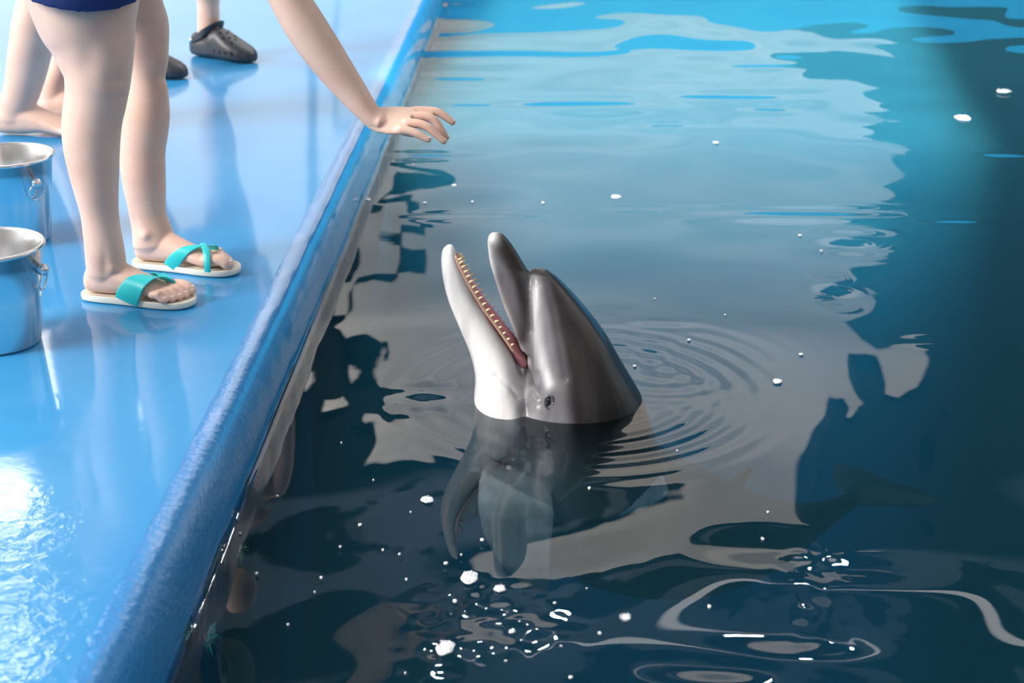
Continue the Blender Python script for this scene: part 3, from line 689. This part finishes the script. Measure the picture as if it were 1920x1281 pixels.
tube(bm, [P(400, -310, 3.46), P(430, -255, 3.425)], [(.066, .064), (.062, .06)], Vector((1, 0, 0)), n=24, round_ends=False)
link('shirt', fuse(bm, .006, 3), M_shirt, root)
bm = bmesh.new(); pp, rr = smooth_path([P(480, -405, 3.54), P(520, -425, 3.54), P(570, -420, 3.54)], [(.06, .065), (.1, .085), (.06, .065)], 4); tube(bm, pp, rr, Vector((0, 0, 1)), n=24); obj('hair', bm, M_hair, root)

def sandal(W, big, parent, straps):
    # outline in foot coordinates (x, y), sole from z -.016 to 0
    ol = []
    prof = [(-.062, 0), (-.058, .018), (-.045, .030), (-.01, .036), (.04, .038), (.09, .043), (.14, .050), (.175, .051), (.205, .045), (.225, .030), (.234, .008)]
    top = [(x, y) for x, y in prof]; bot = [(x, -y) for x, y in prof[::-1]]
    pts2 = top+bot[:-1]
    pts2 = [(x, y+big*.006*max(0, x)/.2) for x, y in pts2]
    A_ = np.array(pts2); res = []
    n_ = len(A_)
    for i in range(n_):
        p0, p1, p2, p3 = A_[i-1], A_[i], A_[(i+1) % n_], A_[(i+2) % n_]
        for k in range(5):
            t = k/5; res.append(.5*((2*p1)+(-p0+p2)*t+(2*p0-5*p1+4*p2-p3)*t*t+(-p0+3*p1-3*p2+p3)*t**3))
    bm = bmesh.new(); cen = np.array((.09, 0)); rings = []
    for sc, z in ((.955, -.0158), (.985, -.0145), (.997, -.010), (1, -.006), (.998, -.001), (.985, .0012), (.965, .001), (.93, -.001)):
        rings.append([W(*(cen+(p-cen)*sc), z) for p in res])
    loft(bm, rings)
    so = obj('sandal', bm, M_sole, parent)
    for path, widths in straps:
        pts_, ww = smooth_path([W(*p) for p in path], [(w_,) for w_ in widths], 6)
        rows = []
        for i in range(len(pts_)):
            t = (pts_[min(i+1, len(pts_)-1)]-pts_[max(0, i-1)]).normalized()
            fx = (W(1, 0, 0)-W(0, 0, 0)); s = (fx-t*fx.dot(t)).normalized(); nn_ = t.cross(s).normalized()
            w_ = ww[i][0]; th = .0016
            rows.append([pts_[i]+s*w_*a+nn_*th*b__ for a, b__ in ((-1, -.6), (-.9, -1), (0, -1.1), (.9, -1), (1, -.6), (1, .6), (.9, 1), (0, 1.1), (-.9, 1), (-1, .6))])
        bm = bmesh.new(); loft(bm, rows); st = bpy.data.objects.new('strap', bm_mesh(bm, 'strap')); st.data.materials.append(M_strap); st.data.shade_smooth(); COL.objects.link(st); st.parent = so; st.location = (0, 0, 0)
# right foot: heading +x, lateral side is -y (towards camera), big toe +y
sandal(WR, 1, root, [([(.078, -.047, -.002), (.086, -.046, .018), (.102, -.037, .042), (.124, -.018, .053), (.146, .003, .050), (.166, .018, .038), (.176, .021, .030)], [.026, .026, .023, .018, .012, .008, .005]),
                     ([(.085, .047, -.002), (.10, .046, .025), (.13, .036, .046), (.155, .024, .042), (.172, .021, .032), (.180, .0205, .004)], [.012, .011, .009, .006, .004, .003])])
sandal(WL, -1, root, [([(.058, -.041, -.002), (.075, -.042, .022), (.100, -.037, .044), (.128, -.020, .053), (.15, .004, .048), (.152, .03, .037), (.145, .048, 0)], [.017, .015, .011, .008, .009, .011, .012]),
                      ([(.165, -.055, -.002), (.165, -.055, .018), (.160, -.042, .040), (.148, -.022, .052), (.135, -.004, .056)], [.0075, .0075, .0075, .007, .006])])

# ---- barefoot person behind
Bm = bmesh.new(); YB = onz(40, 252, DECK).y
legpath(Bm, [(222, -8, 62), (208, -4, 60), (190, 0, 66), (167, 7, 76), (130, 12, 88), (89, 17, 98), (45, 23, 108), (0, 33, 112), (-50, 38, 112), (-90, 36, 110), (-140, 30, 118), (-200, 20, 130), (-260, 10, 140)], YB)
Wb = foot(Bm, (P(26, 215, YB).x, YB), -.13, 1, DECK+.003, 1.12)
YB2 = onz(100, 228, DECK).y
legpath(Bm, [(200, 78, 126), (180, 76, 124), (160, 78, 122), (130, 92, 132), (95, 100, 150), (50, 102, 160), (0, 104, 165), (-60, 100, 160), (-120, 92, 165), (-200, 80, 175), (-260, 70, 180)], YB2)
Wb2 = foot(Bm, (P(104, 200, YB2).x, YB2), -.1, -1, DECK+.003, 1.1)
hb = (P(75, -262, YB)+P(125, -262, YB2))/2
pp, rr = smooth_path([hb, hb+Vector((0, 0, .12)), hb+Vector((0, 0, .30)), hb+Vector((0, 0, .48))], [(.10, .17), (.10, .17), (.09, .14), (.09, .17)], 4); tube(Bm, pp, rr, Vector((1, 0, 0)), n=28)
tube(Bm, [hb+Vector((0, 0, .5)), hb+Vector((.01, 0, .62))], [.055, .05]); tube(Bm, [hb+Vector((.02, 0, .66)), hb+Vector((.02, 0, .74)), hb+Vector((.02, 0, .80))], [(.07, .065), (.095, .075), (.08, .07)], Vector((1, 0, 0)))
for sy in (-1, 1):
    pp, rr = smooth_path([hb+Vector((0, sy*.15, .48)), hb+Vector((0, sy*.21, .2)), hb+Vector((.08, sy*.2, -.02)), hb+Vector((.12, sy*.19, -.14))], [.05, .042, .03, .02] and [(.05, .05), (.042, .042), (.03, .03), (.018, .03)], 4); tube(Bm, pp, rr, Vector((0, 1, 0)))
me = fuse(Bm, .0045, 3); skin_tint(me, [(Wb(.19, 0, 0), .05, .5), (Wb2(.19, 0, 0), .05, .5), (Wb2(-.03, 0, .02), .05, .4)])
root = empty('person', (hb.x, hb.y, DECK)); tag(root, 'barefoot person standing behind the steel buckets, only the bare calves and feet visible', 'person')
link('body', me, M_skin, root)
bm = bmesh.new(); tube(bm, [hb+Vector((0, 0, -.12)), hb+Vector((0, 0, .14))], [(.14, .2), (.12, .185)], Vector((1, 0, 0)), n=28); obj('shorts', bm, M_navy, root)

# ---- person in black clogs
Cm = bmesh.new(); YC = onz(385, 106, DECK).y
legpath(Cm, [(86, 372, 408), (76, 370, 411), (60, 370, 412), (30, 370, 412), (0, 368, 412), (-30, 358, 420), (-70, 350, 424), (-110, 350, 420), (-150, 352, 424), (-200, 345, 435), (-270, 335, 445), (-340, 320, 452)], YC)
YC2 = onz(290, 140, DECK).y
ck = 1.05; az = -.60
Wc = foot(Cm, (P(390, 100, YC).x, YC), az, 1, DECK+.02, .86)
legpath(Cm, [(115, 215, 268), (95, 217, 263), (60, 218, 262), (0, 215, 268), (-60, 212, 280), (-120, 215, 275), (-200, 222, 300), (-290, 235, 330), (-345, 245, 345)], YC2)
Wc2 = foot(Cm, (P(241, 120, YC2).x, YC2), -.28, -1, DECK+.02, .86)
hc = (P(385, -345, YC)+P(295, -345, YC2))/2
pp, rr = smooth_path([hc, hc+Vector((0, 0, .12)), hc+Vector((0, 0, .30)), hc+Vector((0, 0, .48))], [(.17, .11), (.17, .11), (.14, .1), (.17, .1)], 4); tube(Cm, pp, rr, Vector((1, 0, 0)), n=28)
tube(Cm, [hc+Vector((0, 0, .5)), hc+Vector((.01, 0, .62))], [.055, .05]); tube(Cm, [hc+Vector((.02, 0, .66)), hc+Vector((.02, 0, .74)), hc+Vector((.02, 0, .80))], [(.07, .065), (.095, .075), (.08, .07)], Vector((1, 0, 0)))
for sx_ in (-1, 1):
    pp, rr = smooth_path([hc+Vector((sx_*.15, 0, .48)), hc+Vector((sx_*.22, 0, .2)), hc+Vector((sx_*.22, -.05, -.02)), hc+Vector((sx_*.2, -.08, -.14))], [(.05, .05), (.042, .042), (.03, .03), (.018, .03)], 4); tube(Cm, pp, rr, Vector((0, 1, 0)))
me = fuse(Cm, .0048, 3); skin_tint(me)
root = empty('person', (hc.x, hc.y, DECK)); tag(root, 'person in black foam clogs standing farthest back on the blue deck', 'person')
link('body', me, M_skin, root)
bm = bmesh.new(); tube(bm, [hc+Vector((0, 0, -.1)), hc+Vector((0, 0, .14))], [(.2, .14), (.185, .13)], Vector((1, 0, 0)), n=28); obj('shorts', bm, M_navy, root)
def clog(W, big, parent):
    R = [(-.074, .022, .074, .006), (-.068, .038, .084, .0), (-.045, .052, .088, 0), (-.005, .056, .088, 0), (.03, .056, .096, 0), (.052, .056, .118, 0), (.075, .053, .124, 0), (.105, .058, .112, 0), (.14, .062, .094, 0), (.175, .062, .078, 0), (.21, .055, .064, 0), (.238, .038, .050, 0), (.252, .018, .034, .004)]
    bm = bmesh.new(); rings = []
    for x, hw, zt_, zb_ in R:
        r = []
        for q in range(28):
            a = 2*PI*q/28; cc, ss = math.cos(a), math.sin(a)
            e = .62 if ss < 0 else .85
            r.append(W(x, hw*math.copysign(abs(cc)**.8, cc)+big*.005*max(0, x)/.2, -.02+zb_+(zt_-zb_)*(.42+.58*math.copysign(abs(ss)**e, ss) if ss > 0 else .42-.42*abs(ss)**e)))
        rings.append(r)
    loft(bm, rings)
    o = link('clog', fuse(bm, .004, 2), M_clog, parent)
    # dark foot opening rim
    bm = bmesh.new(); rp_ = []
    for q in range(29):
        a = 2*PI*q/28; rp_.append(W(-.010+.056*math.cos(a), .036*math.sin(a), .064+.034*max(0, math.cos(a))**2))
    tube(bm, rp_, [.0055]*29, Vector((0, 0, 1)), n=10, round_ends=False)
    st = bpy.data.objects.new('collar', bm_mesh(bm)); st.data.materials.append(M_clog); st.data.shade_smooth(); COL.objects.link(st); st.parent = o
    # pivoting strap laid forward over the instep
    pts_, _ = smooth_path([W(-.038, -.050, .050), W(.0, -.053, .068), W(.035, -.051, .090), W(.062, -.032, .112), W(.070, 0, .120), W(.062, .032, .112), W(.035, .051, .090), W(0, .053, .068), W(-.038, .050, .050)], [(1,)]*9, 4)
    bm = bmesh.new(); tube(bm, pts_, [(.012, .0035)]*len(pts_), W(.4, 0, 1)-W(0, 0, 0), n=14)
    st = bpy.data.objects.new('strap', bm_mesh(bm)); st.data.materials.append(M_clog); st.data.shade_smooth(); COL.objects.link(st); st.parent = o
    for sy in (-1, 1):
        bm = bmesh.new(); c = W(-.038, sy*.053, .050); bmesh.ops.create_uvsphere(bm, u_segments=12, v_segments=8, radius=.008); bmesh.ops.translate(bm, verts=bm.verts, vec=c)
        st = bpy.data.objects.new('rivet', bm_mesh(bm)); st.data.materials.append(M_steel if sy < 0 else M_clog); st.data.shade_smooth(); COL.objects.link(st); st.parent = o
    from mathutils.bvhtree import BVHTree
    bt = BVHTree.FromPolygons([v.co for v in o.data.vertices], [tuple(p.vertices) for p in o.data.polygons])
    for x, y, vert in ((.10, -.025, 1), (.115, 0, 1), (.125, -.035, 1), (.14, -.015, 1), (.10, .025, 1), (.14, .02, 1), (.16, 0, 1), (.165, -.03, 1), (.085, -.09, 0), (.12, -.09, 0), (.155, -.09, 0), (.185, -.09, 0)):
        if vert: p0 = W(x, y, .2); d = Vector((0, 0, -1))
        else: p0 = W(x, y, .018); d = (W(x, 0, .018)-p0).normalized()
        hit = bt.ray_cast(p0, d)
        if hit[0] is None: continue
        bm = bmesh.new(); bmesh.ops.create_uvsphere(bm, u_segments=12, v_segments=8, radius=.0062); q_ = hit[1].to_track_quat('Z', 'Y').to_matrix().to_4x4()
        bmesh.ops.transform(bm, matrix=Matrix.Translation(hit[0]) @ q_ @ Matrix.Diagonal((1, 1, .25, 1)), verts=bm.verts)
        st = bpy.data.objects.new('vent_hole', bm_mesh(bm)); st.data.materials.append(M_hole); COL.objects.link(st); st.parent = o
clog(Wc, 1, root); clog(Wc2, -1, root)

# ------------------------------------------------------------------ buckets
def bucket(px_, py_, rb, rt, H, ring_az, label):
    b0 = onz(px_, py_, DECK)
    root = empty('steel_bucket', b0); tag(root, label, 'bucket', 'steel buckets on the deck')
    prof = [(0, .002), (rb*.8, .002), (rb-.004, .0), (rb, .006), (lerp(rb, rt, .5), H*.5), (rt, H-.006), (rt+.0045, H-.006), (rt+.007, H-.002), (rt+.006, H+.002), (rt+.001, H+.003), (rt-.002, H-.002), (lerp(rb, rt, .5)-.002, H*.5), (rb-.003, .010), (rb*.7, .007), (0, .007)]
    bm = bmesh.new(); n = 72; rings = []
    for r, z in prof: rings.append([b0+Vector((max(r, .0005)*math.cos(2*PI*k/n), max(r, .0005)*math.sin(2*PI*k/n), z)) for k in range(n)])
    loft(bm, rings); obj('pail', bm, M_steel, root)
    for a0 in (ring_az, ring_az+PI):
        d = Vector((math.cos(a0), math.sin(a0), 0)); rr_ = lerp(rb, rt, .77); s = Vector((-d.y, d.x, 0))
        c = b0+d*(rr_+.007)+Vector((0, 0, H*.76))
        bm = bmesh.new(); bmesh.ops.create_uvsphere(bm, u_segments=20, v_segments=14, radius=.0125); bmesh.ops.translate(bm, verts=bm.verts, vec=c)
        tube(bm, [b0+d*(rr_-.004)+Vector((0, 0, H*.76)), c], [.006, .0045], Vector((0, 0, 1)), n=12); kn = obj('handle_knob', bm, M_steel, root)
        R = .021; cc = c+d*.003+Vector((0, 0, -R)); bm = bmesh.new()
        q = [cc+s*(R*math.cos(2*PI*k/36))+Vector((0, 0, R*math.sin(2*PI*k/36)))-d*(.004*(1-math.sin(2*PI*k/36))) for k in range(37)]
        tube(bm, q, [.0018]*37, d, n=8, round_ends=False)
        st = bpy.data.objects.new('handle_ring', bm_mesh(bm)); st.data.materials.append(M_steel); st.data.shade_smooth(); COL.objects.link(st); st.parent = kn
bucket(-6, 641, .088, .108, .205, math.radians(-4), 'steel ice bucket with ring handle nearest the camera at the left edge')
bucket(26, 447, .088, .108, .205, math.radians(-38), 'steel ice bucket with ring handle standing behind the nearer bucket, beside the bare feet')

# ------------------------------------------------------------------ foam flecks
big = [(880, 1083, 21, 'largest bubbly white foam patch on the water below the flipper tip'), (937, 1104, 12, 'round white foam spot just right of the largest bubbly patch'), (1172, 1158, 14, 'oval white foam spot on dark water below the dolphin, right of the flipper tip'),
       (801, 937, 13, 'oval white foam spot on dark water left of the dolphin'), (1458, 715, 10, 'small bubbly foam spot on the grey reflection right of the ripple rings'), (1805, 221, 17, 'pale foam patch on the bright turquoise water at the upper right'),
       (1882, 171, 15, 'elongated foam patch on dark water at the upper right edge'), (1155, 369, 10, 'small foam clump on pale water above the dolphin, right of the mouth'), (835, 1215, 22, 'ragged pale foam scrap on the dark water at the bottom, amid the glints')]
small = [(1124, 1188, 8), (960, 1184, 9), (853, 1127, 7), (1330, 1137, 6), (675, 984, 6), (602, 1083, 5), (481, 1075, 5), (904, 1012, 6), (836, 1056, 6), (762, 1086, 4), (749, 1039, 4), (638, 1025, 4), (718, 1031, 4), (1040, 1131, 5), (1342, 267, 9), (1018, 380, 5), (1190, 686, 6), (1292, 637, 5), (1502, 664, 6), (1500, 441, 5), (1540, 470, 5), (886, 378, 4), (797, 380, 5), (852, 347, 7), (690, 374, 9), (775, 308, 4), (865, 1040, 3), (540, 1171, 4), (450, 1000, 3), (520, 930, 4), (870, 550, 3), (640, 830, 3), (700, 900, 3), (770, 960, 3), (1070, 1270, 6), (1052, 1212, 5), (948, 1240, 5), (1100, 1104, 3), (1270, 845, 3), (1228, 560, 3), (1360, 590, 3), (1105, 915, 5), (1430, 1010, 5), (760, 1262, 3), (590, 1110, 3), (1440, 960, 4)]
def foam(px_, py_, r, bubbly):
    r *= .85 if r > 9 else .62
    c = onz(px_, py_, 0.003); s = scale_at(c); R = r/s
    bm = bmesh.new(); n = 22; ph = random.random()*6; a1, a2 = random.uniform(.06, .16), random.uniform(.04, .1)
    def rad(a): return R*(1+a1*math.sin(2*a+ph)+a2*math.sin(5*a+ph*2))
    asp = 1.25
    rings = [[c+Vector((rad(2*PI*k/n)*f*math.cos(2*PI*k/n), asp*rad(2*PI*k/n)*f*math.sin(2*PI*k/n), z)) for k in range(n)] for f, z in ((.9, -.002), (1, .0002), (.96, .001), (.6, .0015), (.2, .0016))]
    loft(bm, rings)
    if bubbly:
        for i in range(46):
            a = random.random()*2*PI; f = math.sqrt(random.random())*.95; rb_ = R*random.uniform(.07, .16)
            q = c+Vector((R*f*math.cos(a), asp*R*f*math.sin(a), .003)); g = bmesh.ops.create_icosphere(bm, subdivisions=1, radius=rb_*.6)
            bmesh.ops.translate(bm, verts=g['verts'], vec=q)
    return obj('foam_patch', bm, M_foam)
for x, y, r, lb in big: tag(foam(x, y, r, r > 9), lb, 'foam', 'foam patches on the water')
for x, y, r in small: tag(foam(x, y, r, False), 'tiny white foam fleck floating on the pool water', 'foam', 'tiny foam flecks on the water')

# ------------------------------------------------------------------ algae tufts on the pool wall
def algae(px_, py_, r, label, m):
    c = onz(px_, py_, -.06); rr_ = r/scale_at(c); bm = bmesh.new()
    for k in range(26):
        a = random.random()*2*PI; d = Vector((abs(math.cos(a))*.5, math.sin(a)*2.0, random.uniform(-1, .6))).normalized()
        p0 = c+Vector((random.uniform(-.3, .2), random.uniform(-1.5, 1.5), random.uniform(-.6, .2)))*rr_*.6
        tube(bm, [p0, p0+d*rr_*.4, p0+d*rr_*.75+Vector((0, 0, rr_*.1*random.uniform(-1, 1)))], [rr_*.10, rr_*.08, rr_*.02], n=6)
    tag(obj('algae_tuft', bm, m), label, 'algae', 'algae tufts along the pool wall')
algae(535, 765, 24, 'dark green algae tuft on the pool wall left of the dolphin', M_algae)
algae(452, 1035, 26, 'pale green algae tuft under water on the pool wall, midway down', M_algae)
algae(392, 1190, 34, 'turquoise algae tuft on the pool wall nearest the bottom of the picture', simple('turquoise_algae', (.05, .42, .45), .7, var=.4, vscale=20))

# ------------------------------------------------------------------ light
wd = bpy.data.worlds.new('sky'); S.world = wd; wd.use_nodes = True
nt = wd.node_tree; N = nt.nodes; L = nt.links; N.clear()
out = N.new('ShaderNodeOutputWorld'); bg = N.new('ShaderNodeBackground'); L.new(bg.outputs[0], out.inputs[0])
tc = N.new('ShaderNodeTexCoord'); sx = N.new('ShaderNodeSeparateXYZ'); L.new(tc.outputs['Generated'], sx.inputs['Vector'])
rp = N.new('ShaderNodeValToRGB'); cr = rp.color_ramp
L.new(sx.outputs['Z'], rp.inputs['Fac'])
stops = [(0.0, (.25, .45, .6)), (.10, (.75, .95, 1.05)), (.17, (1.15, 1.13, 1.1)), (.26, (1.05, 1.0, .95)), (.33, (1.15, 1.1, 1.03)), (.40, (2.0, 1.8, 1.6)), (.52, (1.5, 1.5, 1.55)), (1.0, (.95, 1.0, 1.1))]
while len(cr.elements) < len(stops): cr.elements.new(.5)
for e, (p, c) in zip(cr.elements, stops): e.position = p; e.color = (*[x/2.5 for x in c], 1)
def lobe(az, el, power, col, st):
    d = (math.sin(az)*math.cos(el), math.cos(az)*math.cos(el), math.sin(el))
    dt = N.new('ShaderNodeVectorMath'); dt.operation = 'DOT_PRODUCT'; nm = N.new('ShaderNodeVectorMath'); nm.operation = 'NORMALIZE'
    L.new(tc.outputs['Generated'], nm.inputs[0]); L.new(nm.outputs[0], dt.inputs[0]); dt.inputs[1].default_value = d
    mxx = N.new('ShaderNodeMath'); mxx.operation = 'MAXIMUM'; mxx.inputs[1].default_value = 0; L.new(dt.outputs['Value'], mxx.inputs[0])
    pw = N.new('ShaderNodeMath'); pw.operation = 'POWER'; pw.inputs[1].default_value = power; L.new(mxx.outputs[0], pw.inputs[0])
    sc = N.new('ShaderNodeVectorMath'); sc.operation = 'SCALE'; sc.inputs[0].default_value = [c*st for c in col]; L.new(pw.outputs[0], sc.inputs['Scale'])
    return sc
s0 = N.new('ShaderNodeVectorMath'); s0.operation = 'SCALE'; mpw = N.new('ShaderNodeMapping'); mpw.inputs['Scale'].default_value = (2.2, 2.2, 15); L.new(tc.outputs['Generated'], mpw.inputs['Vector'])
nw = N.new('ShaderNodeTexNoise'); nw.inputs['Scale'].default_value = 1.6; nw.inputs['Detail'].default_value = 3; nw.inputs['Distortion'].default_value = .4; L.new(mpw.outputs['Vector'], nw.inputs['Vector'])
mw = N.new('ShaderNodeMapRange'); mw.inputs['From Min'].default_value = .32; mw.inputs['From Max'].default_value = .68; mw.inputs['To Min'].default_value = .62; mw.inputs['To Max'].default_value = 1.25; L.new(nw.outputs['Fac'], mw.inputs['Value'])
cw = N.new('ShaderNodeVectorMath'); cw.operation = 'SCALE'; L.new(rp.outputs['Color'], cw.inputs[0]); L.new(mw.outputs['Result'], cw.inputs['Scale'])
L.new(cw.outputs[0], s0.inputs[0])
azf = N.new('ShaderNodeMapRange'); azf.interpolation_type = 'SMOOTHSTEP'; azf.inputs['From Min'].default_value = -.35; azf.inputs['From Max'].default_value = .75; azf.inputs['To Min'].default_value = .34*2.5; azf.inputs['To Max'].default_value = 2.5
L.new(sx.outputs['Y'], azf.inputs['Value']); L.new(azf.outputs['Result'], s0.inputs['Scale'])
acc = s0
for a in (lobe(math.radians(-17.5), math.radians(29), 120, (1, .97, .93), 17.0), lobe(math.radians(-100), math.radians(35), 6, (1, .97, .94), 1.2)):
    ad = N.new('ShaderNodeVectorMath'); ad.operation = 'ADD'; L.new(acc.outputs[0], ad.inputs[0]); L.new(a.outputs[0], ad.inputs[1]); acc = ad
L.new(acc.outputs[0], bg.inputs['Color']); bg.inputs['Strength'].default_value = 1.0
def sun(name, az, el, st, ang, col=(1, .96, .92)):
    """az,el: where the light comes from"""
    l = bpy.data.lights.new(name, 'SUN'); l.energy = st; l.angle = math.radians(ang); l.color = col
    o = bpy.data.objects.new(name, l); COL.objects.link(o)
    d = Vector((math.sin(az)*math.cos(el), math.cos(az)*math.cos(el), math.sin(el)))
    o.rotation_euler = d.to_track_quat('Z', 'Y').to_euler(); o.location = (0, 3, 6); return o
sun('sun', math.radians(-114), math.radians(33), 4.3, 26)
# skylight shaft over the far half of the pool
def shaft(x, y, w, d, e, rz=0, spread=9, tilt=0):
    l = bpy.data.lights.new('skylight_shaft', 'AREA'); l.shape = 'RECTANGLE'; l.size = w; l.size_y = d; l.energy = e; l.spread = math.radians(spread); l.color = (.95, 1, 1)
    o = bpy.data.objects.new('skylight_shaft', l); COL.objects.link(o); o.location = (x, y, 3.8); o.rotation_euler = (0, tilt, rz)
shaft(.80, 7.40, 2.05, 3.7, 115, math.radians(-7), 3)
shaft(.55, 4.95, 1.2, 1.0, 8, 0, 6)

wl = bpy.data.lights.new('wall_fill', 'AREA'); wl.size = 6; wl.energy = 420; wl.color = (1, .98, .95)  # added fill lamp, out of view, brightens the blue wall for its reflection
wo = bpy.data.objects.new('wall_fill', wl); COL.objects.link(wo); wo.location = (2.6, 9.6, 4.6); wo.rotation_euler = Vector((0, -2.6, 4.2)).to_track_quat('Z', 'Y').to_euler()
# ------------------------------------------------------------------ camera
cam = bpy.data.cameras.new('camera'); cam.sensor_width = 36; cam.lens = 36*F/1920; cam.clip_end = 200
cam.dof.use_dof = True; cam.dof.focus_distance = 3.55; cam.dof.aperture_fstop = 5.6
co = bpy.data.objects.new('camera', cam); COL.objects.link(co); co.location = CP; co.rotation_euler = (PI/2-TH, 0, 0); S.camera = co
vs_ = S.view_settings; vs_.view_transform = 'Standard'; vs_.look = 'None'; vs_.gamma = 1; vs_.use_curve_mapping = False; vs_.exposure = 0
